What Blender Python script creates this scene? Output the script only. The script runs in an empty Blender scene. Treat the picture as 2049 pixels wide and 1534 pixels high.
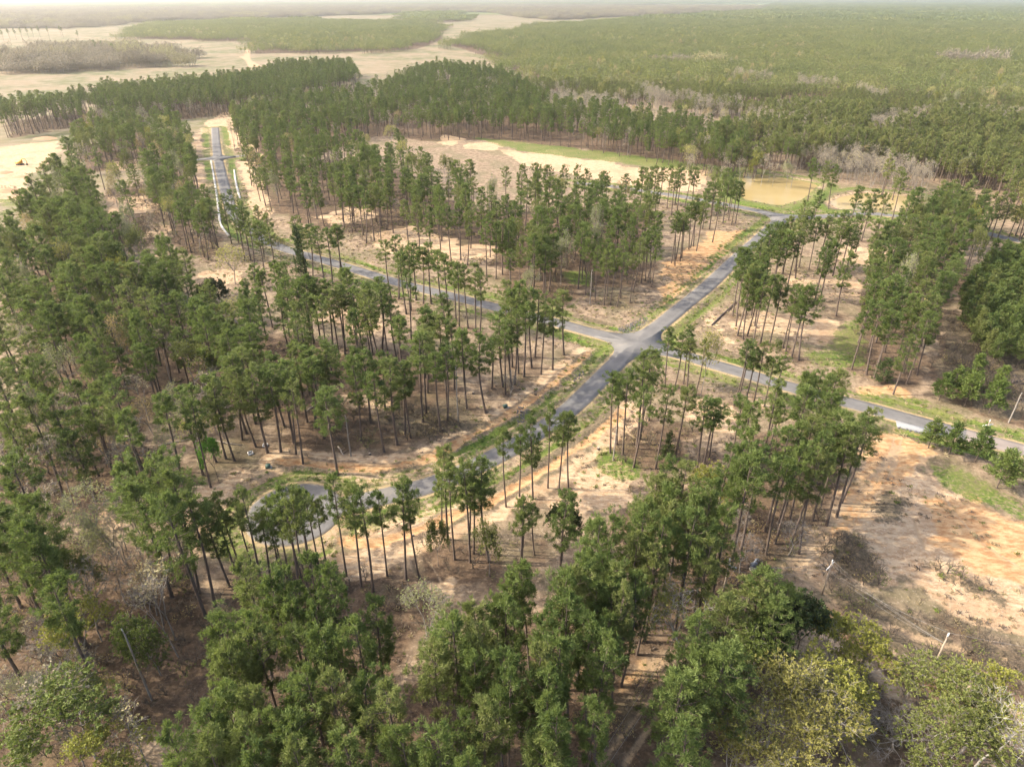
import bpy, math, random
import numpy as np

S = bpy.context.scene
COL = S.collection
R = math.radians

# ------------------------------------------------------------------ camera
CAM_H = 100.0
PITCH = 29.5
cam = bpy.data.cameras.new('camera')
cam.sensor_width = 36.0
cam.lens = 24.0
cam.clip_start = 1.0
cam.clip_end = 90000.0
cam_o = bpy.data.objects.new('camera', cam)
cam_o.location = (0, 0, CAM_H)
cam_o.rotation_euler = (R(90 - PITCH), 0, 0)
COL.objects.link(cam_o)
S.camera = cam_o

# ------------------------------------------------------------------ sky and sun
SUN_EL = 38.0
SUN_TO = (-1.0, 0.06)                 # horizontal direction towards the sun
world = bpy.data.worlds.new('World')
S.world = world
world.use_nodes = True
wn = world.node_tree
wn.nodes.clear()
sky = wn.nodes.new('ShaderNodeTexSky')
sky.sky_type = 'NISHITA'
sky.sun_disc = False
sky.sun_elevation = R(SUN_EL)
sky.sun_rotation = math.atan2(SUN_TO[0], SUN_TO[1])
sky.air_density = 1.0
sky.dust_density = 5.0
sky.ozone_density = 0.6
bg = wn.nodes.new('ShaderNodeBackground')
bg.inputs['Strength'].default_value = 0.15
wo = wn.nodes.new('ShaderNodeOutputWorld')
wn.links.new(sky.outputs[0], bg.inputs['Color'])
wn.links.new(bg.outputs[0], wo.inputs['Surface'])

sun = bpy.data.lights.new('sun', 'SUN')
sun.energy = 2.75
sun.angle = R(0.8)
sun.color = (1.0, 0.90, 0.73)
sun_o = bpy.data.objects.new('sun', sun)
n = math.hypot(*SUN_TO)
az = math.atan2(SUN_TO[1], SUN_TO[0])
sun_o.rotation_euler = (0, R(90 - SUN_EL), az)   # lamp shines down its local -Z
sun_o.location = (-200, 50, 300)
COL.objects.link(sun_o)

vs = S.view_settings
vs.view_transform = 'Standard'
vs.look = 'None'
vs.gamma = 1.0
vs.use_curve_mapping = False
vs.exposure = 1.58
S.render.engine = 'CYCLES'
S.cycles.max_bounces = 5
S.cycles.diffuse_bounces = 3
S.cycles.glossy_bounces = 2
S.cycles.transmission_bounces = 3
S.cycles.transparent_max_bounces = 4
S.cycles.volume_bounces = 1
S.cycles.caustics_reflective = False
S.cycles.caustics_refractive = False
HAZE = 0.000075
HAZE_G = 0.74

TREES = [(16.7,195.6,21.9,'corner'),(12.5,185.5,22.7,'corner'),(8.8,182.5,22.6,'corner'),(6.2,186.6,25.7,'corner'),(7.3,194.1,22.4,'corner'),
 (3.6,181.1,23.7,'corner'),(2,183,24.5,'corner'),(0.8,176.4,23.1,'corner'),(-0.1,173.4,21.4,'corner'),(-1.9,170.6,21.6,'corner'),
 (-2.7,174.9,22.8,'corner'),(-5.9,173.9,16.4,'corner'),(0.1,187.2,26,'corner'),(1.7,194.1,26,'corner'),(-1.3,194.1,24.9,'corner'),
 (-13.3,167.5,21.5,'inside'),(-16.8,172.9,21.6,'inside'),(-17.5,154.5,22.3,'inside'),(-18.9,150.8,23.3,'inside'),(-18,162.4,20.4,'inside'),
 (-23.7,160.2,24.5,'inside'),(-24.1,155.6,25.6,'inside'),(-26.4,148,21.4,'inside'),(-28,149.6,21.5,'inside'),(-29.5,144.9,24.5,'inside'),
 (-32.3,141.5,22.6,'inside'),(-39.1,146.8,23.9,'inside'),(-54.3,198.4,22.2,'midlot'),(-51.5,204,25.6,'midlot'),(-47.5,195.9,22,'midlot'),
 (-44.2,190,23.8,'midlot'),(-39.4,183.8,26.8,'midlot'),(-39.4,193.5,24.6,'midlot'),(-36.6,192.3,20.1,'midlot'),(-34.7,188.3,16.8,'midlot'),
 (-58.6,199.8,23.3,'midlot'),(-55.1,193.5,22.6,'midlot'),(-33.6,204.7,24,'midlot'),(-65.7,204.1,22.1,'midlot'),(-62.5,200.9,23.7,'midlot'),
 (-67.5,199.8,22.3,'midlot'),(-70.7,201.9,22.4,'midlot'),(-65.4,201.9,24.5,'midlot'),(-53.3,213,22.4,'midlot'),(-53.6,195.4,22.7,'midlot'),
 (-42.3,198.4,24.8,'midlot'),(-44.6,195.3,23.2,'midlot'),(-54.5,181.8,24.9,'midlot'),(-63.8,193.2,22.1,'midlot'),(-60.7,178.4,24.6,'midlot'),
 (-26.3,180.3,22.9,'midlot'),(-23.6,178.1,22.4,'midlot'),(-19.7,176.3,22.4,'midlot'),(-31.5,173,22.9,'midlot'),(-46.2,153.2,23.7,'inside'),
 (-55.3,155.3,23.1,'inside'),(-52.3,152.5,23.6,'inside'),(-60.7,153,22.2,'inside'),(-69,154.6,22.2,'inside'),(-69.8,149.8,22.6,'inside'),
 (-61.5,141,24,'inside'),(-56.1,145.4,23.3,'inside'),(-51.5,136.7,22.9,'inside'),(-42,132.5,23.8,'inside'),(-58.4,141.5,23.4,'inside'),
 (-48.9,147.6,22.9,'inside'),(-12.6,162.7,23.7,'inside'),(-7.2,160.3,23.6,'inside'),(-18.3,215.4,23.6,'uproad'),(-15.2,215.4,21.9,'uproad'),
 (-12.4,212.7,23.9,'uproad'),(-10.9,210,21.4,'uproad'),(-22.5,223.4,23.3,'uproad'),(-19.9,221.9,21.5,'uproad'),(-25.7,232.6,22.5,'uproad'),
 (-33.2,237.4,21.1,'uproad'),(-30.3,237.4,23,'uproad'),(-38.3,227.9,23.3,'uproad'),(-43.2,242.4,23.6,'uproad'),(-46.4,244.1,21.9,'uproad'),
 (-88.1,270.9,22.8,'uproad'),(-82.3,259.1,22.7,'uproad'),(-80.6,260.7,22.4,'uproad'),(-74.3,254.3,23.5,'uproad'),(-71.9,257.5,22.4,'uproad'),
 (-69.3,260.7,23,'uproad'),(-68.6,264,21.2,'uproad'),(-63.2,265.7,23.1,'uproad'),(-37,231,23.5,'uproad'),(-36.3,240.7,21.9,'uproad'),
 (-82.3,225.4,21,'uproad'),(-77.5,219.9,21.9,'uproad'),(-88.5,218.7,21.3,'uproad'),(-83.3,216.1,21.2,'uproad'),(-135.5,289.3,21.2,'tjunction'),
 (-132.4,285.5,23.3,'tjunction'),(-134.6,297.3,21.4,'tjunction'),(-135.3,303.5,21.7,'tjunction'),(-116.4,285.5,23.6,'tjunction'),
 (-113.8,285.5,21.2,'tjunction'),(-109.3,289.3,22.3,'tjunction'),(-130.1,307.8,22.6,'tjunction'),(-127.8,310,23.7,'tjunction'),
 (-116.3,291.2,23.5,'tjunction'),(-101.5,279,21.8,'tjunction'),(-98,279.7,22.2,'tjunction'),(-102,267.6,22.1,'tjunction'),
 (-103.8,260.2,23.7,'tjunction'),(-130.7,294.5,23.9,'tjunction'),(-136.4,301.3,21.5,'tjunction'),(-127.7,361.2,22.5,'central_front'),
 (-115.9,359.7,22.7,'central_front'),(-107.3,342.1,22.7,'central_front'),(-102.2,338.3,23.5,'central_front'),(-98.5,330.8,23.8,'central_front'),
 (-93.8,335.8,22.8,'central_front'),(-77.9,326,22,'central_front'),(-77,328.4,23.3,'central_front'),(-71.6,321.3,23.1,'central_front'),
 (-67.9,308.9,23.7,'central_front'),(-64.9,313.3,24.9,'central_front'),(-62,314.4,24.1,'central_front'),(-46,295.3,23.5,'central_front'),
 (-40.7,289.3,23.9,'central_front'),(-34.3,283.6,24,'central_front'),(-33,312.2,24.7,'central_front'),(-26.3,283.6,24.3,'central_front'),
 (-22.3,285.5,24.6,'central_front'),(-19.1,279.8,24.4,'central_front'),(-10.4,265.7,23.2,'central_front'),(-6.5,263.2,23.2,'central_front'),
 (-14.5,323.6,22.3,'central_front'),(-3.9,267.9,22.2,'central_front'),(-0.6,262.8,22.2,'central_front'),(-0.9,269.6,22.6,'central_front'),
 (6.7,266.2,22.5,'central_front'),(8.8,254.7,23,'central_front'),(12.3,247.8,22,'central_front'),(14.6,249.3,22.5,'central_front'),
 (20.3,253.1,23.1,'central_front'),(29.9,302,22.1,'central_front'),(28.3,245.5,21.5,'islandrow'),(31.5,241.1,20.4,'islandrow'),
 (34.3,236.2,20.6,'islandrow'),(36.1,242.6,20.9,'islandrow'),(36.7,236.2,20.9,'islandrow'),(39,234.8,20.3,'islandrow'),(41.5,243.3,22.1,'islandrow'),
 (44.3,238.3,21.2,'islandrow'),(47.2,249.3,21.2,'islandrow'),(51.9,258.7,20.2,'islandrow'),(54.1,261.1,20.3,'islandrow'),(55.4,254.7,20.9,'islandrow'),
 (55.6,264.5,20.7,'islandrow'),(55.6,259.5,22.1,'islandrow'),(68.8,282.2,20.5,'roadwest'),(71.5,286,20.1,'roadwest'),(69.6,278.5,22.9,'roadwest'),
 (74.5,287.9,21.6,'roadwest'),(73,284.1,20.4,'roadwest'),(80.4,299.9,21.6,'roadwest'),(81.6,302,20.1,'roadwest'),(83.3,297.8,21.6,'roadwest'),
 (83.4,304.1,22.9,'roadwest'),(93.8,310.6,22.6,'roadwest'),(97.7,331.5,22.1,'roadwest'),(111.4,346.8,20.8,'roadwest'),(110.7,339,21.1,'roadwest'),
 (113.3,341.5,20.5,'roadwest'),(107,341.5,22.3,'roadwest'),(90.3,321.9,21.6,'roadwest'),(94.1,331.5,22.3,'roadwest'),(78.5,379.8,20,'pondwest'),
 (81.4,378.2,19.7,'pondwest'),(84.4,370.6,22,'pondwest'),(84.2,357.7,21.6,'pondwest'),(89.1,366.2,21.4,'pondwest'),(94.3,372.1,21.5,'pondwest'),
 (105.9,361.1,22.5,'pondwest'),(114,357.9,21.5,'pondwest'),(96.8,367.2,22,'pondwest'),(90,377.2,21.7,'pondwest'),(107.3,355.8,21.1,'pondwest'),
 (114.1,367.7,21.1,'pondwest'),(108.7,267.8,21.8,'rightlots'),(105,251.5,23.1,'rightlots'),(108.1,252,22.3,'rightlots'),(115.8,263.8,23.8,'rightlots'),
 (122.1,277.2,24,'rightlots'),(118.5,272.4,23.9,'rightlots'),(124.9,273.6,22.1,'rightlots'),(129.5,276,21.7,'rightlots'),
 (132.4,267.2,21.7,'rightlots'),(134.3,265.5,21.6,'rightlots'),(118.2,248.5,21.6,'rightlots'),(116.8,240.6,22.9,'rightlots'),
 (116.7,226,23.7,'rightlots'),(155.2,297.8,22.4,'rightlots'),(81.2,226.9,24,'roadeast'),(76.3,209.3,24.4,'roadeast'),(82.1,220.9,22.3,'roadeast'),
 (77.6,207,24,'roadeast'),(79.6,209.3,24.7,'roadeast'),(86.4,226.4,24.3,'roadeast'),(84.9,217.6,24.3,'roadeast'),(79.4,202.2,23.4,'roadeast'),
 (82.1,202.9,24.4,'roadeast'),(84.9,202.2,23,'roadeast'),(88.5,200,21.6,'rightlots'),(88.5,197.2,21.6,'rightlots'),(88.9,193.1,23.9,'rightlots'),
 (90.5,191.1,23.4,'rightlots'),(79.3,225.6,24.9,'roadeast'),(85.9,237.4,23.2,'roadeast'),(90.5,240.7,23.2,'roadeast'),(96.5,253.4,24.8,'roadeast'),
 (101.2,258.2,24.2,'roadeast'),(104.1,256.1,22.5,'roadeast'),(89.5,233,22.5,'roadeast'),(78.2,217.2,24.7,'roadeast'),(95.6,246.2,24.4,'roadeast'),
 (98.9,243.1,22.4,'roadeast'),(164.9,381.7,23.5,'pondeast'),(166.8,370.7,23.9,'pondeast'),(170.9,366.9,23,'pondeast'),(184.8,379.9,22.1,'pondeast'),
 (162.6,323.8,22.6,'pondeast'),(142.7,319.2,21.4,'pondeast'),(161.7,352,21,'pondeast'),(164.1,312.1,23.9,'pondeast'),(167.9,309.8,22.9,'pondeast'),
 (174.9,305.2,22.6,'pondeast'),(195.6,347.2,23.8,'pondeast'),(127.2,297.6,22.3,'pondeast'),(112.3,269.1,23.6,'pondeast'),(140.1,272,23.5,'pondeast'),
 (140.5,286.3,21.6,'pondeast'),(133.8,280.7,21.8,'pondeast'),(151,267.9,21.9,'pondeast'),(104.1,266.1,21.7,'pondeast'),(114,239.2,22.8,'pondeast'),
 (104.7,185.4,22,'clumpedge'),(107.8,182.1,22.7,'clumpedge'),(109.4,180.2,21.5,'clumpedge'),(114.9,196.8,24.6,'clumpedge'),
 (114.2,188.7,23.3,'clumpedge'),(118.8,186.1,24.6,'clumpedge'),(117.1,176.4,22.7,'clumpedge'),(122.9,181.7,24.7,'clumpedge'),
 (120.1,196.5,23,'clumpedge'),(119.3,182.8,23.1,'clumpedge'),(120.8,204,23.1,'clumpedge'),(24.8,141.3,22.4,'southcorner'),
 (26.9,144.9,20,'southcorner'),(27.8,140.4,24.1,'southcorner'),(29.7,135.2,22.7,'southcorner'),(31.7,143,26.6,'southcorner'),
 (33.3,147.3,25.6,'southcorner'),(37.2,156.4,20.9,'southcorner'),(35,134.6,22.3,'southcorner'),(40.5,138.5,20.8,'southcorner'),
 (45.1,174.9,18.6,'southroad'),(47.8,174,17.6,'southroad'),(51,176.6,18.2,'southroad'),(51.1,172.3,16.2,'southroad'),(52.9,169.8,17.8,'southroad'),
 (62.3,164.1,20.1,'southroad'),(64,165.7,18.1,'southroad'),(68.5,165.7,18.5,'southroad'),(70.7,163.3,15.7,'southroad'),(67.4,168.9,14.6,'southroad'),
 (76.3,171.4,12,'southroad'),(44.9,134,19.5,'southlot'),(47.3,136.7,17.9,'southlot'),(49.3,139.5,15.8,'southlot'),(64.7,144.6,13.2,'southlot'),
 (64.3,140.7,14.7,'southlot'),(74.8,150.7,16.4,'southlot'),(77.1,152.8,16.1,'southlot'),(80,154.2,15.7,'southlot'),(51.3,129.7,22.1,'southlot'),
 (51.8,126.9,23.8,'southlot'),(48.5,116.4,22.7,'southlot'),(43.5,112.2,22,'southlot'),(47.5,106.2,25.2,'southlot'),(59.9,132.7,24.9,'southlot'),
 (68.4,136.1,25.2,'southwood'),(75.2,139.2,24.3,'southwood'),(58.1,114.5,25.1,'southwood'),(55.1,108.1,25.2,'southwood'),(58.8,108.8,26.1,'southwood'),
 (70.9,130.6,23.4,'southwood'),(71.9,125.7,25.2,'southwood'),(74.8,121.7,24,'southwood'),(65.5,121.6,24.1,'southwood'),(68.4,114,26.1,'southwood'),
 (65.9,115.6,25,'southwood'),(54.5,112.1,25.2,'southwood'),(61.2,116.2,26,'southwood'),(63.9,127,26.6,'southwood'),(71.1,134.2,24.8,'southwood'),
 (68.9,119.4,25.5,'southwood'),(71.7,116.7,25,'southwood'),(29.1,101.8,26,'southwood'),(31.6,99.6,26.8,'southwood'),(26.1,97.9,25.8,'southwood'),
 (22,92.5,26.1,'southwood'),(28.7,93.4,25.9,'southwood'),(31.5,90.4,27.8,'southwood'),(25.7,87.7,26.8,'southwood'),(21.6,85,27.5,'southwood'),
 (35.6,94.6,27.8,'southwood'),(39,96.7,25,'southwood'),(45.2,98.4,26.2,'southwood'),(44,101.3,27.8,'southwood'),(41.7,103.5,27.4,'southwood'),
 (52.4,105.1,24.5,'southwood'),(56,102.6,25.8,'southwood'),(59.3,105.4,24.3,'southwood'),(51.9,102.2,24.3,'southwood'),(44.9,89.8,26.7,'southwood'),
 (35.6,87.3,27.1,'southwood'),(34,90,27.6,'southwood'),(38.6,89,24.6,'southwood'),(27.4,82.1,26.9,'southwood'),(32.9,83.5,24.6,'southwood'),
 (39.2,83.1,27.5,'southwood'),(28.9,83.9,27.9,'southwood'),(51.9,99.1,24.9,'southwood'),(13.2,87.2,25.6,'bottomwood'),(17.1,86.5,25.9,'bottomwood'),
 (13.6,80.9,28,'bottomwood'),(23.6,83.3,27.3,'bottomwood'),(25.2,81.6,24.6,'bottomwood'),(19.2,83.7,25.7,'bottomwood'),(13.8,77.8,25.4,'bottomwood'),
 (16.3,76.8,24.8,'bottomwood'),(18.2,74.4,25.3,'bottomwood'),(11.6,65.5,26.9,'bottomwood'),(14,67.4,24.1,'bottomwood'),(13.2,71,26.2,'bottomwood'),
 (15.3,72,25.8,'bottomwood'),(21.8,80.5,24.1,'bottomwood'),(25.3,77,25.3,'bottomwood'),(22.7,74.2,26,'bottomwood'),(-55.5,102.8,17.8,'culdesac'),
 (-53.3,103.3,15.6,'culdesac'),(-42.1,104.8,16.7,'culdesac'),(-37.3,101.6,16.7,'culdesac'),(-46.3,99.9,18,'culdesac'),(-41.4,98.2,17.1,'culdesac'),
 (-47.5,97.8,16.2,'culdesac'),(-43.7,96.7,16.5,'culdesac'),(-39.3,102.5,18.3,'culdesac'),(-55.3,100.2,17.8,'culdesac'),(-32.8,99.1,24,'culdesac'),
 (-26.8,94.9,24.9,'culdesac'),(-24.8,99.2,20.9,'culdesac'),(-20.9,98,23,'culdesac'),(-15.1,111.6,15.4,'culdesac'),(-11.7,103.7,23.3,'culdesac'),
 (-9,107.4,21.7,'culdesac'),(-7.9,105.4,22.6,'culdesac'),(-4.4,100.8,23.4,'culdesac'),(1.9,102,15.1,'culdesac'),(4.6,105,13.4,'culdesac'),
 (-42.4,94.6,23.2,'culdesac'),(-40.2,92.6,26,'culdesac'),(-37.9,94.2,25.4,'culdesac'),(-37.8,91.8,25.9,'culdesac'),(-29.3,96.2,23.8,'culdesac'),
 (-18.4,98.6,23.4,'culdesac'),(-47.9,94.7,24.3,'culdesac'),(-1.3,120.3,21.1,'culroad'),(1.7,123.9,18.3,'culroad'),(4.8,123,21.9,'culroad'),
 (8.4,127,22.4,'culroad'),(10.7,124.5,21.4,'culroad'),(13.2,127,20.9,'culroad'),(-8.5,103,24.5,'culroad'),(-4.7,103.2,24.8,'culroad'),
 (-3.9,97.9,23.7,'culroad'),(-13.6,109.7,24.1,'culroad'),(1.3,95.9,22.2,'culroad'),(9.4,96,24.1,'culroad'),(-68.8,100.1,27.2,'lowleft'),
 (-69.9,103.9,19.2,'lowleft'),(-63.9,98.7,27.8,'lowleft'),(-60.2,94.5,28.7,'lowleft'),(-55,96.3,19.8,'lowleft'),(-73.7,91.2,18.8,'lowleft'),
 (-76.8,99.6,12,'lowleft'),(-73.7,80,26.7,'lowleft'),(-69.7,72.2,28.8,'lowleft'),(-73.7,75.3,28.2,'lowleft'),(-76.6,77,25.3,'lowleft'),
 (-75,82.1,28.4,'lowleft'),(-67.4,74.4,25.3,'lowleft'),(-68.8,66.6,28.5,'lowleft'),(-66.8,71.7,26.8,'lowleft'),(-65.9,102.1,26.4,'lowleft'),
 (-65,93.5,27.2,'lowleft'),(-56.6,88.6,28.7,'lowleft'),(-56.1,91.5,26.1,'lowleft'),(-92.4,127.3,24.8,'leftedge'),(-94.1,129.6,20.9,'leftedge'),
 (-70.6,127.3,22.5,'leftedge'),(-74.2,131.9,24.1,'leftedge'),(-65.3,143.7,22.6,'leftedge'),(-54.2,140.4,22.8,'leftedge'),(-69.9,146.8,24,'leftedge'),
 (-68.6,137.5,22.7,'leftedge'),(-71.1,138.5,23.4,'leftedge'),(-72.9,137.1,22.1,'leftedge'),(-79.3,132.9,23,'leftedge'),(-79.7,129.6,24.9,'leftedge'),
 (-87.1,127.2,24.9,'leftedge'),(-79.1,118,26.7,'leftedge'),(-92,102.1,26.3,'leftedge'),(-76.6,126.8,24.7,'leftedge'),(-20.5,70.9,23.4,'bottomwood'),
 (-39.9,74.6,27,'bottomwood'),(-34.2,71,28.3,'bottomwood'),(-33.7,73.7,26.6,'bottomwood'),(-30.1,76.7,27,'bottomwood'),(-26.8,72.1,28.9,'bottomwood'),
 (-39.9,64.3,26.4,'bottomwood'),(-36.8,63.1,28.3,'bottomwood'),(-33.8,62.7,27.8,'bottomwood'),(-36.4,60.4,27.5,'bottomwood'),
 (-38.6,58.1,26.6,'bottomwood'),(-31.8,71.6,25.2,'bottomwood'),(-31.3,68,25.5,'bottomwood'),(-27.4,66.6,25.3,'bottomwood'),
 (-24.3,62.5,28,'bottomwood'),(-28.3,62.4,25.7,'bottomwood'),(-25.2,55.2,28.4,'bottomwood'),(-23,54.6,28.5,'bottomwood'),
 (-21.2,64.5,27.7,'bottomwood'),(-20,55.7,26.1,'bottomwood'),(-28.1,51.6,26,'bottomwood'),(-26.2,50.4,26.2,'bottomwood'),
 (-31.4,48.8,26.8,'bottomwood'),(-35.7,50.1,25.6,'bottomwood'),(-10.8,59.9,26.8,'bottomwood'),(-13.9,52.6,28.9,'bottomwood'),
 (-12.5,49.3,27.2,'bottomwood'),(-14.9,49.8,26,'bottomwood'),(-8,63,28.9,'bottomwood'),(-36.3,55.1,26.2,'bottomwood'),(-36.6,52.2,26.4,'bottomwood'),
 (-28.8,55.6,25,'bottomwood'),(-31.9,55.2,26.5,'bottomwood'),(3.1,75.7,26.9,'bottomwood'),(-0.1,72,25.8,'bottomwood'),(-2.3,69.6,25,'bottomwood'),
 (-0.1,69.1,26.1,'bottomwood'),(-4.4,68.6,25.4,'bottomwood'),(3.7,65,26.6,'bottomwood'),(-7.9,66.3,25.1,'bottomwood'),(-4.5,62.6,25.9,'bottomwood'),
 (-4.8,58.8,27.3,'bottomwood'),(-1.4,59.6,27.1,'bottomwood'),(2.2,59.3,28,'bottomwood'),(7.1,60,27.9,'bottomwood'),(5,56.4,26.6,'bottomwood'),
 (3.4,52.9,26.3,'bottomwood'),(4,50.5,28.9,'bottomwood'),(-1.3,53.4,25.6,'bottomwood'),(-2.6,51.1,27.9,'bottomwood'),(-0.4,55.8,27.6,'bottomwood'),
 (-6.5,52.4,25.2,'bottomwood'),(12.4,61.6,28.6,'bottomwood'),(8.8,73.6,27.5,'bottomwood'),(11.2,74.1,27.9,'bottomwood'),(7.8,70.6,28.2,'bottomwood'),
 (14,75.3,27.1,'bottomwood'),(8.9,67.9,27.3,'bottomwood'),(33.6,77.5,22.7,'creekwood'),(39.4,77.5,22.8,'creekwood'),(36.4,76.1,20.9,'creekwood'),
 (42.9,76.9,20.1,'creekwood'),(43.7,73.9,20.5,'creekwood'),(39.4,73.1,21.4,'creekwood'),(33.2,73.3,20.4,'creekwood'),(25.3,66.7,25.3,'creekwood'),
 (22.1,57.9,24.2,'creekwood'),(26.2,55.3,24.5,'creekwood'),(21.2,50.5,24.7,'creekwood'),(28.9,63.5,24,'creekwood'),(26.6,62.3,22,'creekwood'),
 (-38.1,45.7,28.2,'bottomwood'),(-33.7,47,28,'bottomwood'),(-28.2,46.5,27,'bottomwood'),(-23.8,47,27.1,'bottomwood'),(-18.5,46.1,27.6,'bottomwood'),
 (-7,47.1,27.9,'bottomwood'),(4.3,48.2,25.3,'bottomwood'),(9.3,52.1,26.1,'bottomwood'),(-4.1,44.8,27.9,'bottomwood'),(-10.5,47.3,25.8,'bottomwood'),
 (15.8,69.3,28,'bottomwood'),(-416.1,597.5,25.5,'farrow'),(-412.2,597.5,25.1,'farrow'),(-410.8,601.6,25.4,'farrow'),(-403.1,603.7,26.1,'farrow'),
 (-401.2,601.6,26.3,'farrow'),(-400.2,607.8,25.9,'farrow'),(-424.4,631.7,24.2,'farrow'),(-400.4,614.2,24.4,'farrow'),(-402.6,622.8,24.8,'farrow'),
 (-405.7,631.7,26.2,'farrow'),(-406.1,645.5,24.9,'farrow'),(-407.7,655,25.7,'farrow')]
CANOPY = [('left_wood',[(-199.9,259.8),(-225.9,321.1),(-254.4,392.4),(-248.4,399.1),(-193.1,321.1),(-152.3,266.3),(-130,247.6),(-104.4,216.1),(-80.5,194.6),
 (-67.4,163.6),(-77.3,157.8),(-82.6,155),(-95.5,163.6),(-89.4,137.4),(-90.8,122.7),(-100.2,117.1),(-107.7,118.9)],5.7,(21,26)),
 ('left_wood',[(-279.5,443.7),(-328.2,542),(-327.2,607.6),(-289.7,607.6),(-245.6,542),(-223.9,498.3),(-244.9,469.6),(-266.6,460.7)],8.5,(21,24)),
 ('left_wood',[(-226.4,443.7),(-231.7,508.6),(-199.8,443.7),(-161.9,350.9),(-129.5,295.4),(-130,280.2),(-144.7,295.4),(-157.1,303.6),
 (-202.5,386)],7.4,(21,24)),('left_wood',[(-244.4,413),(-222.1,427.9),(-167.3,321.1),(-164.8,287.6),(-193.1,321.1)],12,(20,24)),
 ('north_band',[(-411.6,708.6),(-442.8,795.3),(-367,874.7),(-327.4,970.5),(-336.5,1088.7),(-238.7,1106.6),(-191,936.4),(-235.9,749.6),(-271.9,708.6),
 (-318.1,671.6),(-360,638.1)],6.5,(20,24)),('north_band',[(-469.3,671.6),(-452.9,689.7),(-436.5,749.6),(-377.5,638.1),(-402.3,607.6),
 (-409.1,579.7)],7,(20,24)),('north_wood',[(-246.5,638.1),(-235.9,749.6),(-159,771.8),(-138.9,923.4),(-113.7,1106.6),(-16.5,1007.1),(19.9,830.6),
 (36.4,708.6),(98.5,638.1),(149.9,579.7),(179.3,478.8),(183.2,420.3),(141.5,420.3),(107.1,469.6),(57.2,530.4),(21.3,554),(-17.8,579.7),(-64.3,566.6),
 (-107.9,593.3),(-141.4,530.4),(-162.3,478.8),(-182.4,478.8)],7.4,(19,23)),('central_wood',[(-174.4,460.7),(-161.3,498.3),(-112.7,498.3),(-73.9,469.6),
 (-52.4,424.8),(-19.8,371.2),(9.3,366.5),(40.5,361.9),(70.7,371.2),(74.3,335.4),(53.8,312.1),(63.6,280.2),(46,247.6),(29.7,253.6),(15.4,273.1),
 (-5.1,280.2),(-38.9,303.6),(-66.6,321.1),(-92.4,330.5),(-117.6,350.9),(-144.6,386)],8,(21,25)),('central_wood',[(-4.9,266.3),(16.1,287.6),
 (55.2,321.1),(54.4,287.6),(32.9,247.6),(13.6,236.3),(-2.7,241.8)],6,(21,24)),('right_wood',[(142.5,259.8),(200.7,330.5),(219.1,321.1),(188.4,266.3),
 (146.3,216.1),(125.1,183.3),(110.6,166.7),(105.7,176.4),(110.1,198.6),(124,225.8)],6.2,(21,25)),('inside_wood',[(-91.1,211.5),(-66.4,211.5),
 (-49,190.7),(-19.1,194.6),(-16.9,166.7),(-30.1,147.1),(-45,137.4),(-59.7,139.8)],8.5,(20,24)),('bottom_wood',[(-44.9,56.4),(-42.9,70.1),(-33.8,69.2),
 (-25.3,70.1),(-18.1,62.4),(-14.6,57.1),(-8,56.4),(-4.5,63.2),(4.2,73),(16,77),(13.5,63.2),(9.3,48.8),(-43.2,48.5)],10,(24,28)),
 ('south_wood',[(7.9,84.7),(21.4,97.5),(25.8,101.9),(39.5,111.4),(53.3,130.5),(69.5,144.4),(78.2,141.9),(75.1,124.3),(64.4,111.4),(46.8,94.7),
 (39.9,89.5),(29.4,84.7),(17.2,80.2)],9.5,(23,27)),('lowleft_wood',[(-94.8,91.2),(-83.2,93.8),(-72.4,83.9),(-67.2,73.4),(-69.9,67.8),
 (-78,67)],5.6,(22,27)),('lowleft_wood',[(-78.6,66.4),(-70.5,63.9),(-65.5,59.2),(-51,53.5),(-45.5,51.3),(-49.7,47.2),(-67.7,47.2)],6.5,(18,23)),
 ('creek_wood',[(35.6,76.3),(45.3,77.3),(46.9,73.3),(40.6,66.5),(32.7,61.6),(24.4,55.6),(18.7,49.7),(15.6,49.7),(23.9,59.3),(30.1,67.4)],5.6,(17,21))]
ROADS = {'cul':[(-48.2,117.6),(-38.8,120.5),(-30.6,123.5),(-18,128.3),(-4.9,138.7),(4.6,148.2),(15.6,160.8),(26.3,178.9),(40.6,202.6),(54.1,221.4),
 (65.4,237.8),(78.3,255.7),(89.3,273.4),(98.5,287.9),(116.4,314.9),(136.3,344.7),(141.1,352)],'main':[(-260.7,631.9),(-234.7,565.2),(-207.9,498.1),
 (-168.7,405.5),(-147.5,357.6),(-125.7,322.7),(-106.5,303),(-81.6,285.3),(-68.9,276.4),(-47.3,259.5),(-28,247.7),(-12.1,237.8),(1,229.4),(18.5,218.5),
 (26.7,212.7),(40.7,203.8),(55.4,195),(63.3,188.5),(72.3,182.1),(79.4,176.2),(88.9,170.1),(98.9,163.4),(106.2,158.4),(116,151.5),(123.5,146.4),
 (129.8,142.3),(142,133.1)],'pond':[(38.8,427.9),(59.5,420.2),(80.2,406.7),(101.9,391.7),(119.5,376.6),(133,364.4),(141.1,352),(160.7,352.9),
 (189.4,361.5),(209.4,351.1),(220.6,338.5),(240.2,311.1)],'cross':[(-226.7,493),(-219.9,499.8),(-209.8,503.3),(-199.3,506.8),(-190.9,513.9)]}
CUL_CENTRE = (-48.5,118.1)
PONDS = [[(151.9,461.7),(166.9,450.7),(185.5,432.8),(188.1,423),(174.9,402.1),(165.4,388.5),(147.6,375),(129.7,391.2),(139.5,423)],[(218.9,402.1),
 (232.8,396.2),(228.9,383),(215.9,368.8),(192.3,363.7),(176.8,370.5),(177.2,383),(188.4,396.2),(206.7,406.1)]]
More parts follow.
